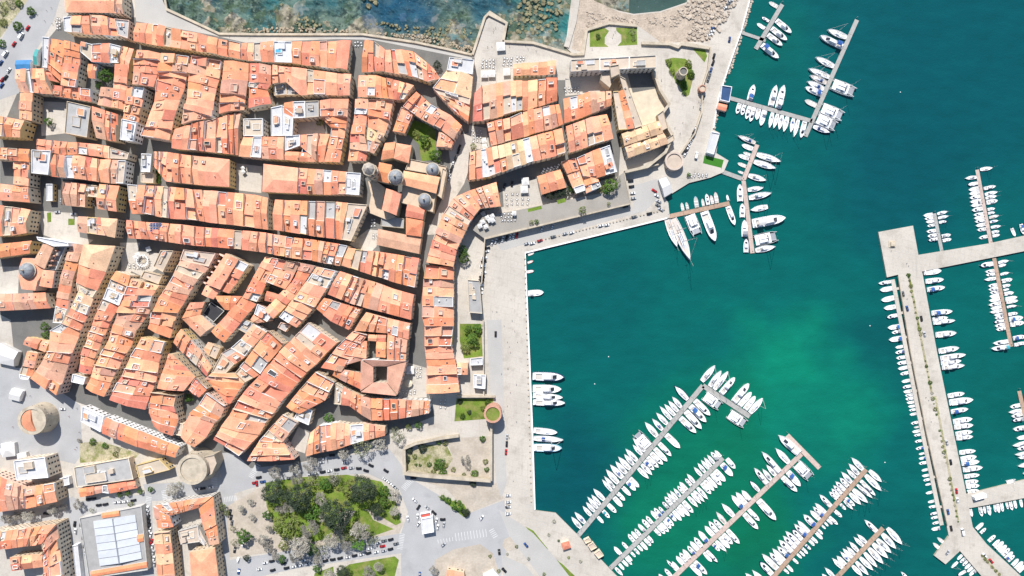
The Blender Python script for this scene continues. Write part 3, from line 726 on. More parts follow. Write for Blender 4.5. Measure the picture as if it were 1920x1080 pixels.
256 872 262 895 f;300 860 320 880 .
@the white topped house at the lower left edge|L|14|apartment_block=white topped block with brown and orange roofs, lower left edge
27 864 32 900 w;85 857 92 895 .
@the tiled roofs at the lower left edge|L|12|apartment_block=white topped block with brown and orange roofs, lower left edge
-20 886 -20 962 gb;48 915 50 952 got;103 905 107 940 .
@the courtyard block in the bottom left corner|L|14|apartment_block=orange roofed courtyard block in the bottom left corner
-20 999 -20 1032 g;50 990 45 1024 g;105 983 80 1019 .
@the right wing of the bottom left corner block|T|14|apartment_block=orange roofed courtyard block in the bottom left corner
80 1021 106 984 g;83 1100 120 1100 .
@the red inner roof of the corner block|L|11|apartment_block=orange roofed courtyard block in the bottom left corner
20 1045 22 1070 gr;80 1039 82 1062 .
@the upper wing of the orange courtyard palace|L|13|palace=orange roofed courtyard palace at the bottom beside the park
291 948 319 966 go;398 931 372 952 .
@the left wing of the orange courtyard palace|T|13|palace=orange roofed courtyard palace at the bottom beside the park
290 949 318 967 go;296 990 324 988 .
@the right wing of the orange courtyard palace|T|13|palace=orange roofed courtyard palace at the bottom beside the park
373 953 399 932 go;393 1022 410 1020 .
@the yellow roofed wing below the courtyard palace|T|13|palace=orange roofed courtyard palace at the bottom beside the park
289 999 318 996 gc;296 1100 328 1100 .
@the hipped wing below the courtyard palace|T|13|palace=orange roofed courtyard palace at the bottom beside the park
356 1035 402 1028 hp;360 1100 411 1100 .
@the cream rooms of the courtyard palace|L|8|palace=orange roofed courtyard palace at the bottom beside the park
335 995 340 1020 f;372 985 375 1015 f;392 1024 392 1030 .
'''

class House: pass
ROOTS = {}
HOUSES = []
def parse_town():
    for block in TOWN.strip().split('@')[1:]:
        head, body = block.split('\n', 1)
        hd = head.split('|'); name, way, h = hd[:3]; h = float(h); merge = hd[3] if len(hd) > 3 else None
        cuts = []
        for c in body.replace('\n', ' ').split(';'):
            q = c.split(); cuts.append(([float(k) for k in q[:4]], q[4]))
        row = []
        for i in range(len(cuts)-1):
            if cuts[i][1] == '-': continue
            hs = House(); hs.row = name; hs.merge = merge; hs.way = way; hs.h = h; hs.code = cuts[i][1]
            a, b = cuts[i][0], cuts[i+1][0]
            hs.q = [W(a[0], a[1], h), W(b[0], b[1], h), W(b[2], b[3], h), W(a[2], a[3], h)]   # A0 A1 B1 B0
            for k in hs.q: k.z = 0
            hs.c = sum(hs.q, Vector((0, 0, 0)))/4
            hs.len = max((Vector(a[:2])-Vector(b[:2])).length, (Vector(a[2:])-Vector(b[2:])).length)
            row.append(hs)
        for i, hs in enumerate(row): hs.i = i+1; hs.n = len(row)
        HOUSES.extend(row)
parse_town()
POLYS = [(hs, [(p.x, p.y) for p in hs.q], min(p.x for p in hs.q), max(p.x for p in hs.q), min(p.y for p in hs.q), max(p.y for p in hs.q)) for hs in HOUSES]
def covered(x, y, me=None):
    for hs, P, x0, x1, y0, y1 in POLYS:
        if hs is me: continue
        if x0 <= x <= x1 and y0 <= y <= y1 and inside(x, y, P): return hs
    return None

WELL_SHADE = mat('light_well_shade', (.07, .07, .075), var=.2)  # shade inside deep light wells, put into a flat floor colour
def window_mesh():
    b = MB(); w, h, o, i = .72, 1.05, .09, .03; f = .10
    out = [(-w, -h), (w, -h), (w, h), (-w, h)]; inn = [(-w+f, -h+f), (w-f, -h+f), (w-f, h-f), (-w+f, h-f)]
    v = [(x, 0, z) for x, z in out]+[(x, o, z) for x, z in out]+[(x, o, z) for x, z in inn]+[(x, i, z) for x, z in inn]
    F = []
    for k in range(4):
        l = (k+1) % 4
        F += [(k+4, l+4, l, k), (k+8, l+8, l+4, k+4), (k+12, l+12, l+8, k+8)]
    b.add(v, F, 1); b.add([v[k] for k in (15, 14, 13, 12)], [(0, 1, 2, 3)], 0)
    return b.mesh('window', [PANE, FRAME])
WIN = window_mesh()
def chimney_mesh(m):
    b = MB(); b.box(-.35, .35, -.5, .5, -1.2, 1.3, 0); b.box(-.46, .46, -.6, .6, 1.3, 1.45, 0); b.box(-.25, .25, -.4, .4, 1.45, 1.75, 1)
    return b.mesh('chimney', [m, TILE['n']])
CHIM = [chimney_mesh(WALLS[0]), chimney_mesh(WALLS[5]), chimney_mesh(WALLS[2])]
def light_mesh():
    b = MB(); b.box(-.5, .5, -.7, .7, -.2, .14, 1); b.box(-.38, .38, -.58, .58, .14, .17, 0); return b.mesh('skylight', [PANE, METAL])
SKYL = light_mesh()
def tank_mesh():
    b = MB(); b.lathe([(0, 0), (.7, 0), (.7, 1.3), (.5, 1.5), (0, 1.5)], 10); return b.mesh('water_tank', [WHITE])
TANK = tank_mesh()
def unit_mesh():
    b = MB(); b.box(-.6, .6, -.4, .4, 0, .9, 0); b.box(-.45, .45, -.28, .28, .9, .95, 1); return b.mesh('air_conditioner', [WHITE, DARK])
ACU = unit_mesh()

def lerp(q, u, v):
    return (q[0]*(1-u)+q[1]*u)*(1-v)+(q[3]*(1-u)+q[2]*u)*v
def ring(name, q, z0, z1, th, m, parent, floor=None, fz=0.0):
    """parapet round a four cornered terrace, with its floor"""
    c = sum(q, Vector((0, 0, 0)))/4
    def ins(p, d): k = (p-c); return p-k.normalized()*d*1.4
    o = [p for p in q]; i = [ins(p, th) for p in q]
    b = MB(); v = [(p.x, p.y, z) for z in (z0, z1) for p in o]+[(p.x, p.y, z) for z in (z0, z1) for p in i]
    F = []
    for k in range(4):
        l = (k+1) % 4; F += [(k, l, l+4, k+4), (k+4, l+4, l+12, k+12), (k+12, l+12, l+8, k+8)]
    b.add(v, F, 0)
    o1 = b.build(name, [m], parent)
    if floor:
        b = MB(); b.add([(p.x, p.y, fz) for p in i], [(0, 1, 2, 3)], 0); b.build('terrace_floor', [floor], o1)
    return o1

def split_roof(root, P, z, key, wallm, rr, flip, mods):
    """two roofs of different height and tint back to back, or a roof and a terrace, with a party wall between"""
    v = rr.uniform(.36, .64); D_ = (P[0]-P[3]).length; L_ = (P[0]-P[1]).length
    da = ((P[0]-P[3])+(P[1]-P[2])).normalized()
    fl = (lambda F: [tuple(reversed(k)) for k in F]) if flip else (lambda F: F)
    zr = z+min(2.9, max(.8, D_*.5*rr.uniform(.26, .36)))
    kinds = []
    for half in (0, 1):
        k = 'flat' if rr.random() < (.34 if 't' in mods else .15) else ('back' if rr.random() < .12 else 'shed')
        kinds.append(k)
    if kinds == ['flat', 'flat']: kinds[rr.randrange(2)] = 'shed'
    for half in (0, 1):
        if half == 0: Q = [P[0], P[1], lerp(P, 1, v-.002), lerp(P, 0, v-.002)]; out = da
        else: Q = [lerp(P, 0, v+.002), lerp(P, 1, v+.002), P[2], P[3]]; out = -da
        dz = rr.uniform(-.5, .75); k = kinds[half]; kk = key if rr.random() < .5 else rr.choice('nnopprb'); tm = TILE[kk]
        if k == 'flat':
            zf = z+rr.uniform(-.0, 1.5); m = rr.choice([FLAT['w'], FLAT['f'], FLAT['y'], TILE['b'], TILE['r'], TILE['p'], TILE['p'], TILE['n']])
            o = ring('roof_terrace', Q, z+.004, zf+.9, .25, rr.choice([WALLS[2], WALLS[2], WALLS[5], wallm]), root, m, zf+.08)
            for _ in range(rr.choice((0, 1, 1, 2))):
                p = lerp(Q, rr.uniform(.2, .8), rr.uniform(.25, .75))
                obj(*rr.choice((('water_tank', TANK), ('air_conditioner', ACU), ('air_conditioner', ACU))), o, (p.x, p.y, zf+.09), rr.random()*3, rr.uniform(.7, 1.0))
            continue
        ze, zi = z+.02, zr+dz
        a, b_ = (Q[0], Q[1]) if half == 0 else (Q[3], Q[2])      # outer edge
        c, d = (Q[3], Q[2]) if half == 0 else (Q[0], Q[1])       # edge on the ridge
        a, b_ = a+out*.35, b_+out*.35
        if k == 'back': ze, zi = z+(zr-z)*.75, z+.15
        base = z+.01
        vv = [(a.x, a.y, base), (b_.x, b_.y, base), (d.x, d.y, base), (c.x, c.y, base), (a.x, a.y, ze+.03), (b_.x, b_.y, ze+.03), (d.x, d.y, zi), (c.x, c.y, zi)]
        F = [(4, 5, 6, 7), (0, 1, 5, 4), (1, 2, 6, 5), (2, 3, 7, 6), (3, 0, 4, 7)]
        if half == 1: F = [tuple(reversed(q)) for q in F]
        o = obj('roof', mesh('roof', vv, fl(F), [tm, wallm], [0, 1, 1, 1, 1]), root)
        if rr.random() < .5:
            p = lerp(Q, rr.uniform(.15, .85), rr.uniform(.3, .7)); obj('chimney', rr.choice(CHIM), o, (p.x, p.y, z+(zr-z)*.5+.3), rr.choice((0, 1.2, .4)), rr.uniform(.5, .8))
        dd = (a-c).length
        if rr.random() < .5 and L_ > 4.5 and dd > 4.5:       # a sunk or raised terrace in the slope
            u0, v0 = rr.uniform(.1, .45), rr.uniform(.15, .35); w_, d_ = min(.45, rr.uniform(2.2, 5)/L_), min(.5, rr.uniform(2.2, 4)/dd)
            T = [lerp(Q, u0, v0), lerp(Q, u0+w_, v0), lerp(Q, u0+w_, v0+d_), lerp(Q, u0, v0+d_)]; tz = zr+rr.uniform(-.3, .5)
            ring('roof_terrace', T, z, tz, .22, rr.choice([WALLS[2], WALLS[5], WALLS[0]]), root, rr.choice([FLAT['w'], FLAT['f'], TILE['r'], TILE['b'], TILE['p'], WELL_SHADE]), tz-.7)
    if rr.random() < .45:      # rendered party wall standing proud at one end
        p, q = (P[0], P[3]); d = (P[1]-P[0]).normalized()*.34
        b = MB(); b.add([(w.x, w.y, zz) for zz in (z+.006, zr+.55) for w in (p, q, q+d, p+d)], [(4, 5, 6, 7), (0, 1, 5, 4), (1, 2, 6, 5), (2, 3, 7, 6), (3, 0, 4, 7), (7, 6, 5, 4)])
        b.build('party_wall', [rr.choice([WALLS[2], WALLS[0], WALLS[5]])], root)

def build_house(hs):
    rr = random.Random(hash_(hs.row)*31+hs.i)
    code = hs.code; c0 = hs.c
    typ = code[0]; mods = code[1:]
    kindname = 'house' if typ not in 'wfy' else 'flat_roofed_house'
    if any(k in hs.row for k in ('shed', 'hut', 'awning', 'canopies', 'pavilion')): kindname = 'pavilion'
    if hs.merge:
        if hs.merge not in ROOTS:
            ROOTS[hs.merge] = empty(hs.merge.split('=')[0], (c0.x, c0.y, 0))
            tag(ROOTS[hs.merge], hs.merge.split('=')[1], hs.merge.split('=')[0].replace('_', ' '))
        root = ROOTS[hs.merge]; c0 = root.location.copy()
    else: root = empty(kindname, (c0.x, c0.y, 0))
    colkey = next((k for k in mods if k in 'opbrc'), None)
    if typ in 'wfy': colkey = None
    base = colkey or rr.choice('nnnop')
    q = [p-c0 for p in hs.q]
    if area2([(p.x, p.y) for p in q]) < 0: flip = True
    else: flip = False
    qc = sum(q, Vector((0, 0, 0)))/4; q = [p-(p-qc).normalized()*.03 for p in q]
    wallm = rr.choice(WALLS[:2]+WALLS)
    nseg = 1
    if typ in 'g' and hs.len > 20: nseg = max(1, int(round(hs.len/(rr.uniform(12, 19) if hs.way == 'L' else rr.uniform(14, 23)))))
    depth = ((q[0]-q[3]).length+(q[1]-q[2]).length)/2; length = ((q[0]-q[1]).length+(q[3]-q[2]).length)/2
    cutsu = [0]+sorted(min(.9, max(.1, (k+1)/nseg+rr.uniform(-.12, .12)/nseg)) for k in range(nseg-1))+[1]
    hb = hs.h+rr.uniform(-.4, .5)
    eave = hb
    for s in range(nseg):
        u0, u1 = cutsu[s], cutsu[s+1]
        a0, a1, b1, b0 = lerp(q, u0, 0), lerp(q, u1, 0), lerp(q, u1, 1), lerp(q, u0, 1)
        if nseg > 1:
            e = .02/max(length, 1); a0, b0 = lerp(q, u0+e, 0), lerp(q, u0+e, 1)
        z = hb+(rr.uniform(-1.0, .7) if nseg > 1 else 0)
        key = base if s == 0 or base == 'c' or rr.random() < .6 else rr.choice('nnopprb')
        tm = TILE[key]
        t = typ
        if nseg > 1 and rr.random() < .04: t = rr.choice('wff')
        P = [a0, a1, b1, b0]
        fl = (lambda F: [tuple(reversed(k)) for k in F]) if flip else (lambda F: F)
        # walls
        v = [(p.x, p.y, zz) for zz in (0, z) for p in P]
        F = fl([(0, 1, 5, 4), (1, 2, 6, 5), (2, 3, 7, 6), (3, 0, 4, 7), (4, 5, 6, 7)])
        wob = obj('wall', mesh('wall', v, F, [wallm]), root)
        L_ = (a0-a1).length; D_ = (a0-b0).length
        if t == 'g' and not (hs.merge and any(k in hs.merge for k in ('fort', 'church', 'convent', 'hall'))) and rr.random() < (.62 if D_ > 9 else .25):
            split_roof(root, P, z, key, wallm, rr, flip, mods); eave = min(eave, z); continue
        if t in 'gxhaAsSZc':
            if t == 'c': t = 'g'
            oh = .35
            da = ((a0-b0)+(a1-b1)); da.normalize(); 
            A0, A1, B1, B0 = a0+da*oh, a1+da*oh, b1-da*oh, b0-da*oh
            z0 = z+.02; rise = min(3.4, max(.9, D_*.5*rr.uniform(.28, .36)))
            if t == 'x':
                d2 = ((a0-a1)+(b0-b1)); d2.normalize()
                A0, A1, B1, B0 = a0+d2*oh, a1-d2*oh, b1-d2*oh, b0+d2*oh
                rise = min(3.4, max(.9, L_*.5*.32)); R0, R1 = (A0+A1)/2, (B0+B1)/2
                v = [A0, A1, B1, B0, R0, R1]; zz = [z0]*4+[z0+rise]*2
                F = [(0, 4, 5, 3), (4, 1, 2, 5), (0, 1, 4), (2, 3, 5), (3, 2, 1, 0)]; fm = [0, 0, 1, 1, 1]
            elif t == 'g' or t == 'h':
                k = rr.uniform(.42, .58)
                R0, R1 = A0*(1-k)+B0*k, A1*(1-k)+B1*k
                if t == 'h':
                    dd = (R1-R0); ll = dd.length; ins = min(.42*ll, D_*.45)
                    n_in0 = ins if covered(*((lerp(hs.q, -.03, .5)).xy), hs) is None else 0
                    n_in1 = ins if covered(*((lerp(hs.q, 1.03, .5)).xy), hs) is None else 0
                    dd.normalize(); R0 = R0+dd*n_in0; R1 = R1-dd*n_in1
                v = [A0, A1, B1, B0, R0, R1]; zz = [z0]*4+[z0+rise]*2
                F = [(0, 1, 5, 4), (2, 3, 4, 5), (1, 2, 5), (3, 0, 4), (3, 2, 1, 0)]; fm = [0, 0, 1 if t == 'g' else 0, 1 if t == 'g' else 0, 1]
            else:   # single slope: s falls to B ; a falls to A ; S falls to A0-B0 side... cloister wings
                rise = min(2.6, D_*.3)
                v = [A0, A1, B1, B0]+[A0, A1, B1, B0]
                top = {'s': (0, 0, 1, 1), 'a': (1, 1, 0, 0), 'A': (1, 1, 0, 0), 'S': (0, 0, 1, 1), 'Z': (1, 1, 0, 0)}[t]
                top = tuple(1-k for k in top)
                zz = [z0]*4+[z0+.25+rise*k for k in top]
                F = [(4, 5, 6, 7), (0, 1, 5, 4), (1, 2, 6, 5), (2, 3, 7, 6), (3, 0, 4, 7)]; fm = [0, 1, 1, 1, 1]
            v = [(p.x, p.y, k) for p, k in zip(v, zz)]
            o = obj('roof', mesh('roof', v, fl(F), [tm, wallm], fm), root)
            # chimneys, skylights, roof terraces
            n_ch = rr.choice((0, 0, 1, 1)) if t in 'gxh' else 0
            for _ in range(n_ch):
                p = lerp(P, rr.uniform(.12, .88), rr.uniform(.3, .7))
                obj('chimney', rr.choice(CHIM), o, (p.x, p.y, z+rise*.75), rr.choice((0, 1.2, .4)), rr.uniform(.55, .85))
            if t == 'g' and rr.random() < .45 and L_ > 4:
                vv = rr.choice((.25, .72)); p = lerp(P, rr.uniform(.25, .75), vv)
                sgn = 1 if vv < .5 else -1
                so = obj('skylight', SKYL, o, (p.x, p.y, z+.1+rise*(vv/.5 if vv < .5 else (1-vv)/.5)))
                nrm = Vector((da.x*sgn, da.y*sgn, D_*.5/max(rise, .1))).normalized()
                so.rotation_euler = nrm.to_track_quat('Z', 'Y').to_euler()
            want = ('t' in mods and s == nseg//2) or ('t' in mods and rr.random() < .5) or rr.random() < .38
            if want and t in 'gx' and L_ > 5 and D_ > 7:
                uu = rr.uniform(.22, .42) if nseg > 1 else rr.uniform(.12, .5); w_ = min(.5, rr.uniform(2.2, 6.5)/L_)
                vv = rr.uniform(.12, .5); d_ = min(.42, rr.uniform(2.2, 6.5)/D_)
                Q = [lerp(P, uu, vv), lerp(P, uu+w_, vv), lerp(P, uu+w_, vv+d_), lerp(P, uu, vv+d_)]
                tz = z+rise*rr.uniform(.85, 1.15); fm_ = rr.choice([FLAT['w'], FLAT['f'], FLAT['f'], TILE['n'], TILE['b'], TILE['r'], WELL_SHADE])
                ring('roof_terrace', Q, z, tz, .25, rr.choice([WALLS[2], WALLS[2], WALLS[5], WALLS[0]]), root, fm_, tz-.75)
                if rr.random() < .5:
                    p = lerp(Q, rr.uniform(.3, .7), rr.uniform(.3, .7)); obj(*rr.choice((('water_tank', TANK), ('air_conditioner', ACU))), root, (p.x, p.y, tz-.74), rr.random()*3, .8)
        else:
            fmats = {'w': FLAT['w'], 'f': FLAT['f'], 'y': FLAT['y']}
            ring('parapet', P, z+.005, z+.95, .32, WALLS[2] if t == 'w' else wallm, root, fmats[t] if not (t == 'f' and colkey_flat(mods)) else FLAT['f'], z+.06)
            if L_*D_ > 70 and min(L_, D_) > 6:
                for _ in range(2):
                    uu, vv = rr.uniform(.06, .5), rr.uniform(.06, .5); w_, d_ = rr.uniform(.2, .4), rr.uniform(.2, .42)
                    Q = [lerp(P, uu, vv), lerp(P, uu+w_, vv), lerp(P, uu+w_, vv+d_), lerp(P, uu, vv+d_)]
                    tz = z+rr.uniform(.5, 2.6)+_*.07
                    ring('roof_room', Q, z+.03, tz, .2, rr.choice([WALLS[2], wallm]), root, rr.choice([FLAT['y'], FLAT['f'], FLAT['w'], TILE['n']]), tz-.3)
            for _ in range(rr.choice((0, 1, 2, 3)) if L_*D_ > 60 else rr.choice((0, 1))):
                p = lerp(P, rr.uniform(.2, .8), rr.uniform(.2, .8))
                if rr.random() < .35 and L_ > 7 and D_ > 7:
                    hw = rr.uniform(1.2, 2.0); b = MB(); b.box(-hw, hw, -hw*.8, hw*.8, 0, 2.3, 0); b.box(-hw-.15, hw+.15, -hw*.8-.15, hw*.8+.15, 2.3, 2.5, 1)
                    b.build('stair_head', [wallm, rr.choice([TILE['n'], FLAT['w'], FLAT['f']])], root, (p.x, p.y, z+.065), math.atan2((a1-a0).y, (a1-a0).x))
                else: obj(*rr.choice((('water_tank', TANK), ('air_conditioner', ACU), ('air_conditioner', ACU))), root, (p.x, p.y, z+.065), rr.random()*3, rr.uniform(.8, 1.1))
        eave = min(eave, z)
    # windows on the walls that look towards open ground
    e = [(q[0], q[1]), (q[1], q[2]), (q[2], q[3]), (q[3], q[0])]
    nw = 0
    for p0, p1 in e:
        d = p1-p0; Lw = d.length
        if Lw < 3.0: continue
        n = Vector((d.y, -d.x, 0))/Lw
        if flip: n = -n
        mid = (p0+p1)/2+c0
        lean = eave/H*(-(mid.x*n.x+mid.y*n.y))/S
        if lean < 2.2: continue
        k = max(1, int(Lw/3.1)); st = max(1, int((eave-.6)/3.2))
        for i in range(k):
            p = p0+d*((i+.5)/k); g = p+c0+n*.7
            cov = covered(g.x, g.y, hs)
            for s in range(st):
                zc = 1.7+s*(eave-1.2)/st
                if cov and cov.h+.6 > zc-1: continue
                if rr.random() < .07: continue
                obj('window', WIN, wob, (p.x, p.y, zc), math.atan2(-n.x, n.y), (rr.choice((1, 1.1)), 1, rr.choice((.85, 1, 1, 1.15)))); nw += 1
    word = TILE_WORD[base] if typ not in 'wfy' else TILE_WORD[typ]
    if hs.merge: return nw
    shape = 'flat topped' if typ in 'wfy' else ('hip roofed' if typ == 'h' else 'roofed')
    if hs.n == 1: lab = f'{word} {shape} house: {hs.row}'
    else: lab = f"{word} {shape} house, {nth(hs.i)} from {'left' if hs.way == 'L' else 'top'}, {hs.row}"
    if len(lab.split()) > 16: print('LONG', lab)
    tag(root, lab, 'house', 'houses of the old town')
    return nw
def colkey_flat(m): return False
def hash_(s):
    v = 7
    for ch in s: v = (v*131+ord(ch)) % 1000003
    return v
NW = sum(build_house(hs) for hs in HOUSES)
print('houses', len(HOUSES), 'windows', NW)

# ------------------------------------------------------------------ landmarks
def block(root, quad, h, t, tm, wm, z0=0.0, nm='wing', pitch=.3):
    """one wing of a larger building: wall and roof children; quad is A0 A1 B1 B0 in photo pixels at eave height"""
    c = root.location
    P = [W(x, y, h)-Vector((c.x, c.y, h)) for x, y in pts(quad)]
    cc = sum(P, Vector((0, 0, 0)))/4; P = [p-(p-cc).normalized()*.03 for p in P]
    flip = area2([(p.x, p.y) for p in P]) < 0
    fl = (lambda F: [tuple(reversed(k)) for k in F]) if flip else (lambda F: F)
    v = [(p.x, p.y, zz) for zz in (z0, h) for p in P]
    obj('wall', mesh('wall', v, fl([(0, 1, 5, 4), (1, 2, 6, 5), (2, 3, 7, 6), (3, 0, 4, 7), (4, 5, 6, 7)]), [wm]), root)
    a0, a1, b1, b0 = P; D_ = (a0-b0).length; rise = D_*.5*pitch; z = h+.02
    if t == 'f': ring('parapet', P, h+.005, h+.9, .35, wm, root, tm, h+.05); return
    R0, R1 = (a0+b0)/2, (a1+b1)/2
    if t == 'h': d = (R1-R0).normalized()*min(.4*(R1-R0).length, D_*.4); R0 = R0+d; R1 = R1-d
    if t == 'H': R1 = R1-(R1-R0).normalized()*D_*.4
    k = 0 if t in 'hH' else 1
    v = [(p.x, p.y, z) for p in P]+[(R0.x, R0.y, z+rise), (R1.x, R1.y, z+rise)]
    obj('roof', mesh('roof', v, fl([(0, 1, 5, 4), (2, 3, 4, 5), (1, 2, 5), (3, 0, 4), (3, 2, 1, 0)]), [tm, wm], [0, 0, k, k, 1]), root)
def dome(root, px, py, h, r, m, drum=2.0, ribs=8, squash=.85):
    c = W(px, py, h)-Vector((root.location.x, root.location.y, 0)); c.z = 0
    b = MB(); b.lathe([(r*1.08, h-drum-3), (r*1.08, h), (r*1.14, h+.02), (r*1.14, h+.35), (r, h+.36)], 24); b.build('drum', STONE, root, (c.x, c.y, 0))
    b = MB(); prof = [(r*math.cos(a), h+.36+r*squash*math.sin(a)) for a in [i*math.pi/16 for i in range(8)]]+[(.3, h+.36+r*squash*.995)]
    b.lathe(prof, 24); b.build('dome', m, root, (c.x, c.y, 0), smooth=True)
    b = MB()
    for i in range(ribs):
        a = 2*math.pi*i/ribs
        for k in range(7):
            p, q = prof[k], prof[k+1]
            b.tube((p[0]*math.cos(a), p[0]*math.sin(a), p[1]), (q[0]*math.cos(a), q[0]*math.sin(a), q[1]), .14, n=4)
    b.build('dome_rib', m, root, (c.x, c.y, 0))
    b = MB(); zt = h+.36+r*squash; b.lathe([(.7, zt-.3), (.6, zt+1.2), (.8, zt+1.3), (.05, zt+2.4)], 10); b.tube((0, 0, zt+2.2), (0, 0, zt+3.4), .06)
    b.build('lantern', STONE, root, (c.x, c.y, 0))
def poly_block(root, t, h, wm, tm, nm='wall', z0=0.0, parapet=True):
    c = root.location; P = [W(x, y, h)-Vector((c.x, c.y, h)) for x, y in pts(t)]; P = ccw(P)
    b = MB(); b.prism([(p.x, p.y) for p in P], z0, h, 0, 1); b.build(nm, [wm, tm], root)
    if parapet:
        b = MB(); n = len(P)
        for i in range(n):
            p, q = P[i], P[(i+1) % n]; d = (q-p).normalized(); k = Vector((-d.y, d.x, 0))*.35
            p2, q2 = p+d*.0, q
            b.add([(w.x, w.y, zz) for zz in (h-.01, h+.85+.003*(i % 2)) for w in (p2, q2, q2+k, p2+k)], [(4, 5, 6, 7), (0, 1, 5, 4), (1, 2, 6, 5), (2, 3, 7, 6), (3, 0, 4, 7)])
        b.build('parapet', [wm], root)

# cathedral
BEIGE = mat('beige_roof_plaster', (.56, .43, .31), var=.12, sc=.3, stain=(.3, .55, .8, (.36, .27, .2)))
cat_ = empty('cathedral', tuple(W(755, 350, 0))); tag(cat_, 'cathedral with three grey domes and octagonal bell tower in the old town centre', 'cathedral')
block(cat_, '757 320 825 332 818 363 754 346', 15, 'g', TILE['p'], STONE)
block(cat_, '711 304 735 309 729 344 708 339', 14, 'g', TILE['o'], STONE)
block(cat_, '724 353 716 393 743 404 753 363', 14, 'g', TILE['p'], STONE, pitch=.4)
block(cat_, '743 268 738 297 766 306 772 273', 13, 'h', TILE['p'], STONE, pitch=.3)
block(cat_, '722 268 742 266 738 296 714 300', 10, 'g', TILE['n'], STONE)
poly_block(cat_, '768 298 838 312 832 330 760 318', 10, STONE, BEIGE)
poly_block(cat_, '755 348 817 364 812 398 752 380', 10, STONE, BEIGE)
poly_block(cat_, '690 340 706 340 722 352 716 392 742 406 725 412 690 398 696 365', 7, STONE, BEIGE, parapet=False)
poly_block(cat_, '830 315 838 320 828 372 820 366', 12, STONE, BEIGE)
dome(cat_, 742, 332, 20, 5.0, SLATE, ribs=8)
dome(cat_, 811, 318, 13, 4.6, SLATE, ribs=0)
dome(cat_, 796, 375, 13, 4.5, SLATE, ribs=0)
block(cat_, '764 382 797 392 793 412 760 406', 11, 'g', TILE['r'], STONE)
block(cat_, '761 408 794 414 789 444 761 440', 11, 'h', TILE['o'], STONE)
block(cat_, '709 429 790 446 786 476 706 459', 9, 'g', TILE['b'], STONE, pitch=.2)
poly_block(cat_, '716 404 758 410 757 428 714 424', 5, STONE, FLAT['y'])
def bell():
    c = W(690, 316, 34)-Vector((cat_.location.x, cat_.location.y, 34))
    b = MB(); b.lathe([(5.6, 0), (5.4, 12), (5.7, 12.1), (5.7, 12.6), (5.2, 12.7), (5.0, 24), (5.3, 24.1), (5.3, 24.6), (4.6, 24.7), (4.5, 31), (4.9, 31.1), (4.9, 31.6), (4.2, 31.7)], 8)
    b.build('bell_tower', STONE, cat_, (c.x, c.y, 0))
    b = MB(); b.lathe([(4.2, 31.7), (3.2, 33.2), (.2, 36)], 8); b.build('spire', mat('spire_stone', (.36, .33, .29), var=.2), cat_, (c.x, c.y, 0))
    for i in range(8):
        a = math.pi*2*(i+.5)/8
        for zz, r in ((27.6, 4.33), (19, 4.75)):
            obj('window', WIN, cat_, (c.x+r*math.cos(a), c.y+r*math.sin(a), zz), a-math.pi/2, (1.4, 1, 2.0))
bell()
# church dome at the left
lc = ROOTS[next(k for k in ROOTS if k.startswith('church='))]
poly_block(lc, '36 500 42 484 58 484 74 497 84 508 70 528 66 545 40 542 35 520', 12, WALLS[5], TILE['p'], parapet=False)
dome(lc, 52, 507, 13, 5.4, SLATE, ribs=8, drum=.5)
poly_block(lc, '70 444 128 455 130 461 102 462 72 450', 15, WALLS[2], FLAT['w'], nm='facade')
b = MB(); cl = lc.location
for x, y in pts('108 470 105 480 102 489 99 498'):
    p = W(x, y, 8); b.box(p.x-cl.x-4, p.x-cl.x+2, p.y-cl.y-.5, p.y-cl.y+.5, 8, 12)
b.build('buttress', [BRICK], lc)
# convent buttresses and cloister
cv = ROOTS[next(k for k in ROOTS if k.startswith('convent='))]; cl = cv.location
for i in range(6):
    p = W(420-i*6.6, 481+i*10.2, 11); q = W(410-i*6.6, 476+i*10.2, 8)
    b = MB(); a = Vector((p.x-cl.x, p.y-cl.y, 0)); c = Vector((q.x-cl.x, q.y-cl.y, 0)); d = (c-a).normalized(); k = Vector((-d.y, d.x, 0))*.5
    b.add([tuple(w)[:2]+(0,) for w in (a+k, a-k, c-k, c+k)]+[(a+k).to_tuple()[:2]+(12,), (a-k).to_tuple()[:2]+(12,), (c-k).to_tuple()[:2]+(7,), (c+k).to_tuple()[:2]+(7,)],
          [(4, 5, 6, 7), (0, 1, 5, 4), (1, 2, 6, 5), (2, 3, 7, 6), (3, 0, 4, 7)]); b.build('buttress', [WALLS[5]], cv)
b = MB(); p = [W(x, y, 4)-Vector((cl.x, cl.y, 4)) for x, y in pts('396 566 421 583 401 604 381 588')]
b.prism([(w.x, w.y) for w in ccw(p)], 0, 4, 0, 0); b.build('cloister_centre', [mat('dark_cloister_centre', (.035, .035, .04))], cv)  # flat dark block filling the square between the cloister wings
ring('cloister_parapet', p, 4.01, 4.6, .3, WALLS[4], cv)
# fort yard and bits
ft = ROOTS[next(k for k in ROOTS if k.startswith('fort='))]
poly_block(ft, '1141 133 1160 124 1163 140 1150 150 1143 165 1125 150 1128 138', 9, STONE, FLAT['f'])
block(ft, '1143 124 1160 121 1162 139 1146 146', 14, 'f', FLAT['f'], STONE)
slab('fort_yard', pts('1172 148 1228 136 1240 170 1253 195 1240 225 1205 236'), 0, .25, [STONE, mat('sand_yard', (.56, .48, .36), var=.1, world_xyz=True)])
sheet('fort_yard_paving', pts('1176 138 1226 132 1232 155 1236 165 1186 174'), .27, STREET)
for i, q in enumerate(('1232 215 1243 207 1252 240 1240 246', '1246 262 1262 252 1265 262 1250 272')):
    t_ = empty('fort_outbuilding', tuple(W(*pts(q)[0], 0))); tag(t_, ('flat sandy outbuilding on the fort terrace edge', 'small flat outbuilding at the fort corner by the round tower')[i], 'outbuilding', 'fort outbuildings'); block(t_, q, 6, 'f', FLAT['f'], STONE)

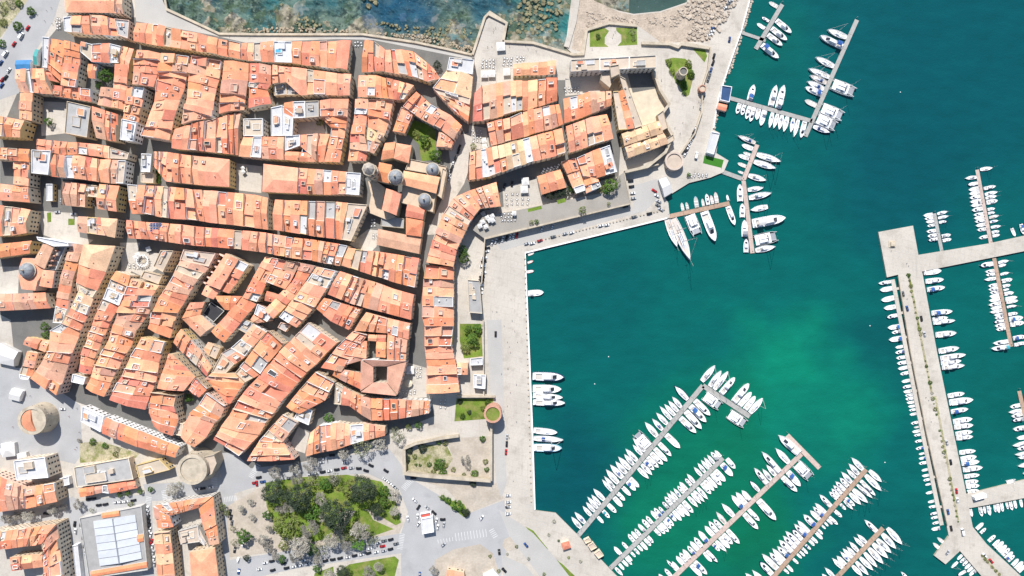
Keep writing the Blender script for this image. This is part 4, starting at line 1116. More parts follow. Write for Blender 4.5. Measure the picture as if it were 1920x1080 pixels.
# round towers
def round_tower(px, py, h, r, label, roofm, wm, crown=True, base=1.15, half=False):
    p = W(px, py, h); root = empty('round_tower', (p.x, p.y, 0)); tag(root, label, 'tower')
    b = MB(); b.lathe([(r*base, 0), (r, h*.8), (r*1.05, h*.82), (r*1.05, h+.9), (r*.82, h+.9), (r*.82, h)], 32); b.build('tower_wall', wm, root)
    b = MB(); b.lathe([(r*.83, h-.3), (r*.83, h+.03), (0.01, h+.03)], 32); b.build('tower_roof', roofm, root)
    if crown:
        b = MB()
        for i in range(14):
            a = 2*math.pi*i/14; b.tube((r*1.06*math.cos(a), r*1.06*math.sin(a), h*.74), (r*1.06*math.cos(a), r*1.06*math.sin(a), h*.82), .25, .45, n=4)
        b.build('corbel', wm, root)
    for k in range(7):
        a = 2*math.pi*k/7+.4; rr_ = r*(1+(base-1)*.35)
        obj('loophole', WIN, root, (rr_*math.cos(a), rr_*math.sin(a), h*.55), a-math.pi/2, (.6, 1.6, .8))
    return root
rt = round_tower(61, 788, 12.5, 10, 'broad round stone tower with orange tiled half roof on the left square', STONE, STONE)
b = MB(); n = 14; v = [(0, 0, 14.4)]+[(8.0*math.cos(a), 8.0*math.sin(a), 12.8) for a in [math.pi*.55+i*math.pi*1.05/n for i in range(n+1)]]
b.add(v, [(0, i, i+1) for i in range(1, n+1)]); b.add([v[0], v[1], (v[1][0], v[1][1], 12.55), (0, 0, 12.55)], [(0, 1, 2, 3)]); b.add([v[0], v[-1], (v[-1][0], v[-1][1], 12.55), (0, 0, 12.55)], [(3, 2, 1, 0)])
b.build('tiled_roof', TILE['n'], rt)
round_tower(361, 880, 15, 10.5, 'massive cream stone keep beside the zebra crossings', STONE, STONE, base=1.2)
kt = empty('tower_gatehouse', tuple(W(388, 868, 0))); tag(kt, 'square stone gatehouse against the massive keep', 'gatehouse'); poly_block(kt, '378 857 402 852 407 868 398 888 380 898 376 880', 12, STONE, FLAT['f'])
round_tower(924, 776, 12, 6.2, 'pink brick round tower with open top beside the quay', GRASS, BRICK, base=1.05)
round_tower(1264, 302, 5, 6.6, 'low flat round tower at the harbour end of the promenade', FLAT['f'], mat('pink_stone', (.50, .41, .34), var=.1), crown=False, base=1.05)
round_tower(1281, 134, 10, 3.1, 'slim stone watchtower on the rounded lawn', STREET, STONE, base=1.25)
round_tower(1317, 166, 4, 2.6, 'small pink sentry tower at the harbour road', FLAT['f'], BRICK, base=1.05)

# market hall with panelled white roof
mk = empty('market_hall', tuple(W(215, 1010, 0))); tag(mk, 'market hall with a large panelled white roof at the bottom left', 'market hall')
cl = mk.location
block(mk, '150 971 266 948 278 1068 168 1084', 6, 'f', FLAT['y'], WALLS[4])
q = [W(x, y, 9)-Vector((cl.x, cl.y, 9)) for x, y in pts('171 979 250 967 263 1050 184 1064')]
mid0, mid1 = (q[0]+q[1])/2, (q[2]+q[3])/2
SHEET = mat('white_roof_sheet', (.50, .52, .55), rough=.5, var=.05, rnd=.07)
for side in (0, 1):
    for k in range(6):
        u0, u1 = k/6+.006, (k+1)/6-.006
        def P_(u, v): return (q[0]*(1-u)+q[3]*u)*(1-v)+(q[1]*(1-u)+q[2]*u)*v
        va, vb = (0, .492) if side == 0 else (.508, 1)
        b = MB(); za, zb = (6.6, 8.4) if side == 0 else (8.4, 6.6)
        c4 = [P_(u0, va), P_(u0, vb), P_(u1, vb), P_(u1, va)]; zz = [za+.0, zb, zb+.35, za+.35]
        b.add([(w.x, w.y, 6.0) for w in c4]+[(w.x, w.y, z_) for w, z_ in zip(c4, zz)], [tuple(reversed(f_)) for f_ in [(4, 5, 6, 7), (0, 1, 5, 4), (1, 2, 6, 5), (2, 3, 7, 6), (3, 0, 4, 7)]])
        b.build('roof_panel', SHEET, mk)
b = MB(); b.tube((mid0.x, mid0.y, 8.6), (mid1.x, mid1.y, 8.9), .5, n=6); b.build('ridge_vent', METAL, mk)
block(mk, '190 962 223 957 225 967 192 972', 6.9, 'g', TILE['o'], WALLS[4])
block(mk, '170 1071 275 1053 277 1064 171 1082', 6.9, 'g', TILE['o'], WALLS[4])
block(mk, '257 1003 269 1001 270 1015 258 1017', 6.9, 'g', TILE['o'], WALLS[4])
# pools, solar panels, pergolas
def on_roof(name, quad, h, m, label, cat, depth=.3):
    p = [W(x, y, h) for x, y in pts(quad)]; c = sum(p, Vector((0, 0, 0)))/4
    root = empty(name, (c.x, c.y, h)); P = [w-c for w in p]
    b = MB(); b.add([(w.x*.88, w.y*.88, .12) for w in ccw(P)], [(0, 1, 2, 3)]); b.build('water' if 'pool' in name else 'top', m, root)
    ring('coping', [Vector((w.x, w.y, 0)) for w in ccw(P)], 0, .3, .3, WHITE, root)
    tag(root, label, cat)
COURT_SHADE = mat('court_shade_blue', (.006, .03, .12), rough=.1); POOL2 = mat('light_blue_pool', (.10, .38, .55), rough=.1)
on_roof('roof_pool', '567 275 593 275 592 287 566 286', 8, COURT_SHADE, 'dark blue rectangular shaded court in the white terraced palace', 'pool')  # shaded court, not a pool: its shade is put into the blue
on_roof('roof_pool', '268 676 274 677 272 684 266 683', 12.9, POOL2, 'small light blue roof pool in the lower third diagonal row', 'pool')
on_roof('roof_pool', '183 715 195 719 190 731 179 727', 12.9, POOL2, 'blue roof pool in the second diagonal row', 'pool')
on_roof('roof_pool', '516 92 528 92 528 99 516 99', 11, POOL2, 'small blue pool on the white roof by the sea wall', 'pool')
pv = mat('solar_cell', (.03, .05, .13), rough=.2)
sroot = empty('solar_array', tuple(W(295, 427, 12.6))); tag(sroot, 'blue solar panels on the long thin row roof', 'solar panels')
for i in range(4):
    for j in range(2):
        for k in range(2):
            b = MB(); b.box(-.95, .95, -.7, .7, -.4, .12, 1); b.box(-.88, .88, -.63, .63, .12, .15, 0)
            o = b.build('panel', [pv, METAL], sroot, (-4+i*2.1+(j*.0), (1 if k else -1)*(.78)+j*3.4-1.4, .55)); o.rotation_euler = (RAD(-14), 0, 0)

# ------------------------------------------------------------------ piers, pontoons and boats
WL = -1.2
slab('mole', pts('1647 435 1712 423 1722 478 1857 456 1925 441 2100 405 2100 440 1925 470 1860 483 1729 509 1757 660 1790 820 1812 927 1920 900 2100 860 2100 895 1920 934 1817 953 1824 988 1850 1020 1912 1078 2060 1230 1990 1230 1842 1082 1800 1033 1773 1058 1752 1042 1779 1005 1775 985 1737 817 1707 660 1684 515 1663 520'), -7, .3, [STONE, PAVE])
DECKG = mat('grey_pontoon_deck', (.33, .32, .30), var=.12, sc=.5, fine=.1, rnd=.05)
DECKB = mat('brown_pontoon_deck', (.36, .25, .18), var=.15, sc=.5, fine=.12, rnd=.06)
DECKP = mat('pink_grey_pontoon_deck', (.46, .36, .31), var=.12, sc=.5, fine=.1, rnd=.05)
FLOAT = mat('pontoon_float', (.25, .25, .26), var=.1)
def pontoon(label, line, w, m, zt=-.55):
    P = [W(x, y, zt) for x, y in pts(line)]
    root = empty('pontoon', (P[0].x, P[0].y, WL)); tag(root, label, 'pontoon', 'floating pontoons of the marina')
    for a, b_ in zip(P[:-1], P[1:]):
        d = b_-a; L = d.length; n = max(1, round(L/12)); rz = math.atan2(d.y, d.x); hw = w*S/2; e = d/L
        for k in range(n):
            c = a+e*(L*(k+.5)/n); l = L/n/2-.06
            bb = MB(); bb.box(-l, l, -hw, hw, .42, .65)
            bb.build('deck_section', m, root, (c.x-P[0].x, c.y-P[0].y, 0), rz)
            bb = MB(); bb.box(-l*.85, l*.85, -hw*.85, hw*.85, -.5, .42); bb.build('float', FLOAT, root, (c.x-P[0].x, c.y-P[0].y, 0), rz)
    p = P[-1]; 
    for k, q in enumerate(P):
        bb = MB(); bb.tube((0, 0, -3), (0, 0, 1.6), .22, n=8); bb.build('mooring_pile', METAL, root, (q.x-P[0].x, q.y-P[0].y+w*S/2+.3, 0))
    return root
pontoon('short grey pontoon nearest the harbour road at the top', '1467 8 1417 92', 8, DECKG)
pontoon('grey gangway from the harbour road to the short top pontoon', '1388 60 1436 76', 6, DECKG, -.5)
pontoon('long straight grey pontoon in the upper harbour', '1607 37 1510 256', 8, DECKG)
pontoon('grey pontoon from the red quay hut to the long upper pontoon', '1366 183 1523 227', 7.5, DECKG, -.5)
pontoon('bent grey pontoon below the small turf pitch', '1420 271 1394 338 1411 475', 8, DECKP)
pontoon('short gangway between turf pitch and bent pontoon', '1352 321 1391 335', 8, DECKG, -.5)
pontoon('brown wooden pontoon at the quay corner', '1253 406 1368 381', 8, DECKB)
pontoon('long grey diagonal pontoon ending in a cross arm', '1084 1004 1318 723 1406 781', 9, DECKG)
pontoon('second grey diagonal pontoon from the quay', '1144 1066 1356 859', 8.5, DECKG)
pontoon('pink grey diagonal pontoon with a cross head', '1240 1105 1503 851', 9, DECKP)
pontoon('cross head of the pink grey diagonal pontoon', '1476 816 1537 878', 9, DECKP, -.5)
pontoon('long brown diagonal pontoon without a cross head', '1430 1105 1624 880', 9, DECKB)
pontoon('brown diagonal pontoon nearest the mole', '1553 1100 1656 990', 9, DECKB)
pontoon('narrow grey pontoon above the upper mole arm', '1832 318 1858 457', 7, DECKP)
pontoon('small pale pontoon beside the mole head', '1752 400 1766 472', 6.5, DECKG)
pontoon('brown pontoon below the upper mole arm', '1864 484 1896 650', 7.5, DECKB)
pontoon('brown pontoon at the right picture edge', '1911 733 1946 890', 7.5, DECKB)
# low walkway on the harbour side of the mole
def walkway():
    P = [W(x, y, -.3) for x, y in pts('1674 524 1700 660 1731 817 1766 985')]
    root = empty('walkway', (P[0].x, P[0].y, WL)); tag(root, 'narrow pale walkway along the harbour side of the mole', 'walkway')
    for a, b_ in zip(P[:-1], P[1:]):
        d = b_-a; L = d.length; n = round(L/14); rz = math.atan2(d.y, d.x)
        for k in range(n):
            c = a+d*((k+.5)/n); l = L/n/2-.05; bb = MB(); bb.box(-l, l, -1.5, 1.5, -2, .9); bb.build('walkway_section', PAVE, root, (c.x-P[0].x, c.y-P[0].y, 0), rz)
        for k in range(3):
            c = a+d*((k+.4)/3); bb = MB(); bb.box(-.9, .9, 1.4, 4.2, .55, .95); bb.build('foot_bridge', PAVE, root, (c.x-P[0].x, c.y-P[0].y, 0), rz)
walkway()
wall_line('mole_parapet', '1685 518 1708 660 1739 817 1777 985', 1.5, .6, STONE, 'low stone parapet along the harbour side of the mole')

# boat kit: every mesh is one boat length long (stern x=0, bow x=1) and one beam wide
GEL = mat('white_gelcoat', (.76, .76, .765), rough=.3, var=.04, rnd=.09)
GELD = mat('white_deck', (.74, .735, .73), rough=.6, var=.05, rnd=.05)
COCK = mat('cockpit_sole', (.52, .48, .43), var=.12, rnd=.15)
SCREEN = mat('tinted_screen', (.03, .035, .045), rough=.15)
CBLUE = mat('blue_canvas', (.03, .10, .30), var=.08, rnd=.1); CGREY = mat('grey_canvas', (.30, .31, .33), var=.08, rnd=.1)
CTEAL = mat('teal_canvas', (.05, .30, .36), var=.08); TEAK = mat('teak_deck', (.58, .50, .44), var=.1); NAVY = mat('navy_hull', (.02, .035, .09), rough=.3); LBLUE = mat('light_blue_hull', (.30, .52, .62), rough=.4)
REDP = mat('red_boat_paint', (.50, .06, .04), rough=.5); SPAR = mat('silver_spar', (.60, .60, .60), rough=.35, metal=.5)
def outline(kind):
    if kind == 'm': return [(0, .45), (.12, .48), (.35, .5), (.6, .49), (.78, .42), (.9, .28), (1, .04)]
    return [(0, .33), (.12, .42), (.35, .5), (.55, .49), (.74, .38), (.89, .19), (1, .015)]
def hull_mesh(kind, gm, y0=0.0, ys=1.0):
    o = outline(kind); b = MB(); n = len(o)
    zt = lambda x: .085+.05*x*x
    R = lambda k, zf, inset=0.0: [(x*(1-inset*.5)+.01*inset, y0+s*max(.004, (y-inset)*k)*ys, zf(x)) for s, seq in ((1, o), (-1, o[::-1])) for x, y in seq]
    w = R(.78, lambda x: -.03); t = R(1, zt); i = R(1, lambda x: zt(x)-.0, .045); i2 = R(1, lambda x: zt(x)-.02, .045)
    m = len(w); v = w+t+i+i2; F = []
    for k in range(m):
        l = (k+1) % m
        for a in range(3): F.append(tuple(reversed((a*m+k, a*m+l, (a+1)*m+l, (a+1)*m+k))))
    b.add(v, F); 
    return b.mesh('hull', [gm])
def deck_mesh(kind, dm, y0=0.0, ys=1.0):
    o = outline(kind); b = MB(); zt = lambda x: .067+.05*x*x
    v = [(x*.97+.004, y0+s*max(.004, y-.04)*ys, zt(x)) for s, seq in ((1, o), (-1, o[::-1])) for x, y in seq]
    n = len(o); F = [(k, k+1, 2*n-2-k, 2*n-1-k) for k in range(n-1)]
    b.add(v, [tuple(reversed(f)) for f in F]); return b.mesh('deck', [dm])
def wedge(b, x0, x1, y0, z0, z1, fx=.06, bx=.02, ty=.82, m=0):
    b.add([(x0, -y0, z0), (x1, -y0, z0), (x1, y0, z0), (x0, y0, z0), (x0+bx, -y0*ty, z1), (x1-fx, -y0*ty, z1), (x1-fx, y0*ty, z1), (x0+bx, y0*ty, z1)],
          [(4, 5, 6, 7), (0, 1, 5, 4), (1, 2, 6, 5), (2, 3, 7, 6), (3, 0, 4, 7)], m)
KIT = {}
for k, g in (('m', GEL), ('s', GEL), ('n', NAVY), ('l', LBLUE), ('r', REDP)):
    KIT['hull_'+k] = hull_mesh('s' if k in 's' else 'm', g)
KIT['hull_ns'] = hull_mesh('s', NAVY)
KIT['deck_m'] = deck_mesh('m', GELD); KIT['deck_s'] = deck_mesh('s', GELD); KIT['deck_t'] = deck_mesh('s', TEAK); KIT['deck_mt'] = deck_mesh('m', COCK)
b = MB(); wedge(b, .34, .74, .30, .08, .20, .14); KIT['cabin'] = b.mesh('cabin', [GEL])
b = MB(); wedge(b, .50, .76, .27, .085, .15, .12); KIT['cabin_low'] = b.mesh('cabin', [GEL])
b = MB(); b.add([(.36, -.27, .2), (.60, -.25, .2), (.60, .25, .2), (.36, .27, .2), (.40, -.24, .245), (.56, -.22, .245), (.56, .22, .245), (.40, .24, .245)], [(0, 1, 5, 4), (1, 2, 6, 5), (2, 3, 7, 6), (3, 0, 4, 7), (4, 5, 6, 7)]); KIT['wheelhouse'] = b.mesh('wheelhouse', [GELD])
b = MB(); b.add([(.755, -.20, .105), (.755, .20, .105), (.635, .17, .206), (.635, -.17, .206)], [(0, 1, 2, 3)]); b.add([(.745, -.20, .10), (.745, .20, .10), (.625, .17, .2), (.625, -.17, .2)], [(3, 2, 1, 0)]); KIT['windscreen'] = b.mesh('windscreen', [SCREEN])
b = MB(); b.box(.05, .30, -.30, .30, .07, .078); KIT['cockpit'] = b.mesh('cockpit', [COCK])
b = MB(); b.box(.04, .10, -.34, .34, .07, .125); b.box(.10, .30, .25, .34, .07, .11); KIT['bench'] = b.mesh('bench', [GELD])
b = MB(); b.box(-.05, .01, -.09, .09, .02, .15, 0); KIT['outboard'] = b.mesh('outboard', [DARK])
for k, c in (('b', CBLUE), ('g', CGREY), ('w', CANVAS), ('c', CTEAL)):
    b = MB(); n = 5
    v = [(x, y*.36, .27+.03*math.cos(y*1.4)) for x in (.12, .32) for y in [-1+2*i/n for i in range(n+1)]]
    b.add(v, [(i, n+1+i, n+2+i, i+1) for i in range(n)]); b.add([(p[0], p[1], p[2]-.012) for p in v], [(i+1, n+2+i, n+1+i, i) for i in range(n)])
    for x in (.13, .31):
        for y in (-.34, .34): b.tube((x, y, .08), (x, y, .28), .006, n=4)
    KIT['canopy_'+k] = b.mesh('canopy', [c])
    b = MB(); b.tube((.18, 0, .205), (.565, 0, .215), .022, .03, n=6); KIT['boom_'+k] = b.mesh('boom', [c])
    b = MB(); wedge(b, .27, .42, .24, .09, .17, .07, .0); KIT['sprayhood_'+k] = b.mesh('sprayhood', [c])
b = MB(); wedge(b, .38, .76, .24, .085, .125, .12); KIT['coachroof'] = b.mesh('coachroof', [GEL])
b = MB(); b.box(.42, .62, -.215, .215, .098, .113, 0); KIT['side_window'] = b.mesh('side_window', [SCREEN])
b = MB(); b.box(.08, .30, -.16, .16, .07, .079); KIT['cockpit_s'] = b.mesh('cockpit', [COCK])
b = MB(); b.tube((.57, 0, .09), (.57, 0, 1.28), .009, .006, n=5); b.tube((.57, -.16, .62), (.57, .16, .62), .004, n=4); b.tube((.57, -.11, .95), (.57, .11, .95), .004, n=4); KIT['mast'] = b.mesh('mast', [SPAR])
b = MB(); b.tube((.985, 0, .12), (.575, 0, 1.26), .008, n=4); KIT['furled_jib'] = b.mesh('furled_jib', [CANVAS])
# catamaran
for sgn, nm in ((1, 'a'), (-1, 'b')): KIT['hull_cat_'+nm] = hull_mesh('s', GEL, .36*sgn, .28)
b = MB(); b.box(.03, .70, -.42, .42, .075, .12); KIT['bridge_deck'] = b.mesh('bridge_deck', [GELD])
b = MB(); wedge(b, .18, .62, .34, .12, .20, .1, .0); KIT['saloon'] = b.mesh('saloon', [GEL])
b = MB(); b.box(.40, .5, -.345, -.2, .14, .175, 0); b.box(.40, .5, .2, .345, .14, .175, 0); b.box(.54, .578, -.22, .22, .14, .185, 0); KIT['saloon_window'] = b.mesh('saloon_window', [SCREEN])
b = MB(); b.box(.70, .92, -.3, .3, .10, .105); KIT['trampoline'] = b.mesh('trampoline', [CGREY])
# small open boat
b = MB(); b.box(.2, .28, -.36, .36, .08, .10); b.box(.5, .58, -.38, .38, .08, .10); KIT['thwart'] = b.mesh('thwart', [GELD])
b = MB(); b.tube((.98, 0, .1), (1.16, 0, .16), .012, n=5); KIT['bowsprit'] = b.mesh('bowsprit', [TEAK])
b = MB(); b.tube((.3, 0, .09), (.3, 0, .78), .008, .006, n=5); KIT['mizzen_mast'] = b.mesh('mast', [SPAR])

BOATNAME = {'m': ('motorboat', 'motorboat'), 's': ('sailboat', 'sailboat'), 'k': ('catamaran', 'catamaran'), 'd': ('dinghy', 'dinghy'), 't': ('tall_ship', 'sailing ship'), 'y': ('motor_yacht', 'yacht')}
NB = {}
def boat(stern, bow, typ, label, group, beam=None, rev=False):
    rr = random.Random(int(stern.x*77+stern.y*131))
    kind = typ[0]; col = typ[1:] 
    d = bow-stern; L = d.length
    if rev: stern, d = bow, -d
    nm, cat = BOATNAME[kind]
    bm = {'m': .40, 's': .32, 'k': .58, 'd': .4, 't': .24, 'y': .29}[kind]*L
    bm = min(bm, 4.6 if kind in 'ms' else 9)
    if beam: bm = min(bm, max(beam, .2*L))
    root = empty(nm, (stern.x, stern.y, WL), math.atan2(d.y, d.x)); NB[nm] = NB.get(nm, 0)+1
    def add(part, key, sy=1.0, under=None):
        if under: return obj(part, KIT[key], under)
        return obj(part, KIT[key], root, (0, 0, 0), 0, (L, bm*sy, L))
    canv = 'b' if 'b' in col else ('c' if 'c' in col else rr.choice('wwwwwwwgggb'))
    if kind in 'my':
        add('hull', 'hull_l' if 'l' in col else 'hull_r' if 'r' in col else 'hull_n' if (rr.random() < .06 or 'n' in col) else 'hull_m')
        add('deck', 'deck_m')
        style = rr.random()
        if kind == 'y' or style < .5:
            cab = add('cabin', 'cabin'); add('windscreen', 'windscreen', 1, cab); add('wheelhouse', 'wheelhouse', 1, cab) if (kind == 'y' or style < .2) else None
        else: add('cabin', 'cabin_low')
        add('cockpit', 'cockpit'); add('bench', 'bench')
        if L < 9 and rr.random() < .6: add('outboard', 'outboard')
        if 'b' in col or 'c' in col or rr.random() < .15: add('canopy', 'canopy_'+canv)
    elif kind == 's' or kind == 't':
        add('hull', 'hull_ns' if rr.random() < .04 else 'hull_s'); add('deck', 'deck_t' if kind == 't' or rr.random() < .03 else 'deck_s')
        cab = add('coachroof', 'coachroof'); add('side_window', 'side_window', 1, cab); add('cockpit', 'cockpit_s'); ms = add('mast', 'mast'); add('boom', 'boom_'+canv, 1, ms); add('furled_jib', 'furled_jib', 1, ms)
        if rr.random() < .4: add('sprayhood', 'sprayhood_'+rr.choice('bwg'))
        if kind == 't': add('mast', 'mizzen_mast'); add('bowsprit', 'bowsprit')
    elif kind == 'k':
        add('hull', 'hull_cat_a'); add('hull', 'hull_cat_b'); add('bridge_deck', 'bridge_deck'); cab = add('saloon', 'saloon'); add('saloon_window', 'saloon_window', 1, cab); add('trampoline', 'trampoline'); add('mast', 'mast', .6); add('boom', 'boom_'+canv, .6)
    else:
        add('hull', 'hull_l' if 'l' in col else 'hull_r' if 'r' in col else 'hull_n' if 'n' in col else 'hull_m'); add('deck', 'deck_mt'); add('thwart', 'thwart')
        if rr.random() < .6: add('outboard', 'outboard')
    tag(root, label, cat, group)
COLW = {'b': 'blue topped', 'c': 'teal covered', 'l': 'light blue', 'r': 'red', 'n': 'dark'}
def row(desc, group, line, hw, tile_, text, end, skew=0.0):
    """boats lying side by side: the bow (or outer end) of each, read off the photograph, and the line they are moored to"""
    ox, oy, sc = tile_
    P, Q = [Vector(p) for p in pts(line)]
    ax = (Q-P).normalized(); items = []
    for it in text.split(','):
        f = it.split(); t = Vector((ox+float(f[0])/sc, oy+float(f[1])/sc)); items.append((t, f[2] if len(f) > 2 else 'm'))
    items.sort(key=lambda q: (q[0]-P).dot(ax))
    pos = [(q[0]-P).dot(ax) for q in items]
    for i, (t, typ) in enumerate(items):
        rel = t-P; n = rel-ax*rel.dot(ax); dist = n.length; n = n/dist
        dr = (n+ax*(skew+random.Random(int(t.x*7+t.y)).uniform(-.05, .05))).normalized()
        st = t-dr*((dist-hw-1)/dr.dot(n))
        gap = min([abs(pos[i]-pos[j]) for j in (i-1, i+1) if 0 <= j < len(pos)]+[60])
        rev = typ.endswith('<'); typ = typ.replace('<', '')
        word = next((COLW[k] for k in typ[1:] if k in COLW), 'white')
        lab = f'{word} {BOATNAME[typ[0]][1]}, {nth(i+1)} from {end} {desc}'
        if len(lab.split()) > 16: print('LONG', lab)
        boat(W(st.x, st.y, WL), W(t.x, t.y, WL), typ, lab, group, gap*S*(1.7 if typ[0] == 'k' else 1), rev)
T1, T2, T3, T4 = (900, 660, 4), (900, 810, 4), (1300, 660, 4), (1300, 810, 4)
g5 = 'boats at the long cross armed pontoon'
row('left of the long cross armed pontoon', g5, '1084 1004 1318 723', 4.5, (900, 660, 4),
    '1455 250 s,1440 335 s,1410 365 s,1380 390 s,1345 405 s,1320 455 s,1290 500 s,1235 525 s,1165 600 k,1145 645 s,1145 695 s,1090 725 s,1080 765 s,1035 785 s,1015 820 s,975 845 s,945 880 s,930 930 s,915 955 s,850 1025 s,835 1070 s,805 1085 s,795 1125 s,770 1155 s,710 1200 s,685 1235 s', 'the quay', .12)
row('right of the long cross armed pontoon', g5, '1084 1004 1318 723', 4.5, (900, 660, 4),
    '1720 470 m,1690 520 yb,1655 570 y,1615 600 y,1495 715 m,1430 775 y,1400 815 m,1368 838 m,1335 862 m,1303 880 mb,1288 918 s,1263 945 s,1190 1010 m,1165 1035 mb,1130 1075 m,1085 1110 m,1065 1155 m,1020 1200 m,970 1240 mc,925 1280 m', 'the quay', -.1)
row('above the cross arm of the long pontoon', g5, '1318 723 1406 781', 4.5, T3, '158 100 s,205 140 s,255 145 s,305 190 y,410 235 y,430 300 m,460 330 m,515 345 s', 'the left', .1)
CATS = 1
g6 = 'boats at the second grey diagonal pontoon'
row('left of the second grey pontoon', g6, '1144 1066 1356 859', 4.2, T2,
    '1005 860 m,1065 825 m,1110 765 m,1135 745 m,1160 725 m,1185 690 m,1215 655 m,1245 630 m,1280 590 m,1305 570 m,1340 560 mb,1365 520 m,1385 485 m,1400 455 s,1425 440 s,1450 420 s,1480 405 m,1495 375 m,1535 345 m,1550 312 s,1602 262 s,1630 232 s,1655 210 s,1678 190 s,1702 170 s,1730 150 m,1760 138 m', 'the quay', .05)
row('right of the second grey pontoon', g6, '1144 1066 1356 859', 4.2, T2,
    '1910 270 m,1890 325 mb,1835 365 m,1805 395 m,1775 415 m,1752 435 m,1728 460 m,1705 500 s,1680 520 s,1655 535 s,1630 558 s,1595 600 m,1568 625 m,1530 632 m,1508 660 m,1470 665 mb,1450 700 mb,1430 720 m,1412 745 m,1385 760 m,1355 775 m,1300 830 m,1280 850 m,1255 880 m,1220 890 m,1195 915 m,1165 935 m,1140 965 m,1138 992 m,1110 1005 m,1080 1030 m,1070 1072 s', 'the quay', -.03)
g7 = 'boats at the pink grey pontoon'
row('left of the pink grey pontoon', g7, '1240 1105 1503 851', 4.5, T4,
    '612 120 s,512 148 y,545 245 s,515 275 s,455 270 y,418 362 s,362 438 m,318 452 m,285 475 mb,210 535 s,170 598 sb,150 655 m,115 670 m,85 705 m,38 742 mb,5 790 m,-25 820 m,-45 855 mb,-80 880 m,-105 905 m,-130 930 m,-160 970 m,-200 960 m,-215 1025 m,-260 1065 m', 'the bottom', .04)
row('right of the pink grey pontoon', g7, '1240 1105 1503 851', 4.5, T4,
    '875 340 k,795 400 mb,770 440 y,610 650 y,490 660 y,478 720 y,340 830 y,290 835 m,268 865 m,243 890 s,195 888 mb,180 972 y,135 968 m,98 1060 mb,60 1075 m', 'the bottom', -.02)
g8 = 'boats at the brown diagonal pontoon'
row('left of the brown diagonal pontoon', g8, '1430 1105 1624 880', 4.5, T4,
    '1180 190 s,1160 235 s,1145 278 s,1105 297 s,1098 345 m,1065 372 m,1048 400 m,1035 425 m,1018 448 m,945 470 y,912 535 m,895 560 mb,875 590 m,825 620 mb,780 665 m,755 690 mb,738 728 m,690 745 m,672 780 m,642 812 m,628 858 mb,592 875 m,570 905 m,515 915 m,495 968 m,440 1035 s,390 1060 m', 'the bottom', .05)
row('right of the brown diagonal pontoon', g8, '1430 1105 1624 880', 4.5, T4,
    '1405 370 s,1400 435 s,1355 470 y,1335 490 s,1300 525 s,1250 540 s,1205 550 mb,1195 580 s,1140 580 m,1110 635 m,1078 690 m,1040 690 m,1010 705 m,990 725 m,968 765 m,965 800 m,930 830 m,905 850 m,880 880 mb,855 910 m,835 930 m,810 945 m,785 985 m,745 1045 m,715 1060 m', 'the bottom', -.05)
g9 = 'boats at the brown pontoon nearest the mole'
row('left of the brown pontoon nearest the mole', g9, '1553 1100 1656 990', 4.5, T4, '1283 660 y,1225 765 s,1198 785 s,1165 820 s,1145 858 s,1120 875 m,1098 895 s,1075 930 m,1038 945 s,983 1015 s,965 1065 m', 'the bottom', .03)
row('right of the brown pontoon nearest the mole', g9, '1553 1100 1656 990', 4.5, T4, '1555 835 s,1510 868 s,1475 900 s,1450 938 s,1415 980 s,1370 1008 s,1340 1030 s,1305 1066 s,1262 1075 s', 'the bottom', -.06)
U1 = (1240, 0, 4)
row('left of the long upper pontoon', 'boats at the long upper pontoon', '1510 256 1607 37', 4, U1, '1240 228 s,1185 275 mb,1150 435 s,1098 520 s,1108 570 s,1088 615 s,1075 658 mb,1073 755 d', 'the bottom')
row('right of the long upper pontoon', 'boats at the long upper pontoon', '1510 256 1607 37', 4, U1, '1445 700 k,1355 880 k,1305 955 k,1262 998 s', 'the bottom')
row('below the pontoon from the red quay hut', 'boats at the red hut pontoon', '1366 183 1523 227', 4, U1, '562 855 m,600 865 m,632 895 m,662 915 m,710 900 m,740 945 m,805 962 s,838 965 s,878 975 s,912 992 s,965 995 s,988 1030 s,1040 1035 y', 'the left')
row('above the pontoon from the red quay hut', 'boats at the red hut pontoon', '1366 183 1523 227', 4, U1, '690 640 mb,855 645 y,912 645 y', 'the left')
row('left of the short top pontoon', 'boats at the short top pontoon', '1417 92 1467 8', 4, U1, '805 20 d,750 130 m,715 180 m', 'the bottom')
row('right of the short top pontoon', 'boats at the short top pontoon', '1417 92 1467 8', 4, U1, '968 250 y,935 305 y,900 345 y,872 440 yb', 'the bottom', -.15)
U2 = (1240, 240, 4)
row('left of the upper bent pontoon', 'boats at the bent pontoon', '1394 338 1420 271', 4, U2, '570 62 t,600 128 m,612 185 d,575 205 m,570 265 d,572 325 d', 'the bottom')
row('right of the upper bent pontoon', 'boats at the bent pontoon', '1394 338 1420 271', 4, U2, '888 255 sb,850 305 s,780 395 s', 'the bottom', .1)
row('right of the lower bent pontoon', 'boats at the bent pontoon', '1411 475 1394 338', 4, U2, '760 450 s,818 490 sc,795 590 s<,918 675 y,865 810 k,848 890 s', 'the bottom', .05)
def single(desc, typ, x0, y0, x1, y1, group=None):
    word = next((COLW[k] for k in typ[1:] if k in COLW), 'white')
    boat(W(x0, y0, WL), W(x1, y1, WL), typ, f'{word} {BOATNAME[typ[0]][1]} {desc}', group)
single('lying below the cross arm of the long pontoon, left one', 'k', 1320, 741, 1350, 762); single('lying below the cross arm of the long pontoon, right one', 'k', 1366, 775, 1397, 795)
single('lying alongside the pink grey cross head', 'y', 1497, 849, 1459, 816, g7)
for i, (x, y0, y1) in enumerate(((1387, 378, 346), (1391, 408, 382), (1395, 444, 413), (1398, 474, 447))):
    single(f'moored alongside the lower bent pontoon, {nth(i+1)} from the top', 'm', x, y0, x+(0 if i else -1), y1, 'boats at the bent pontoon')
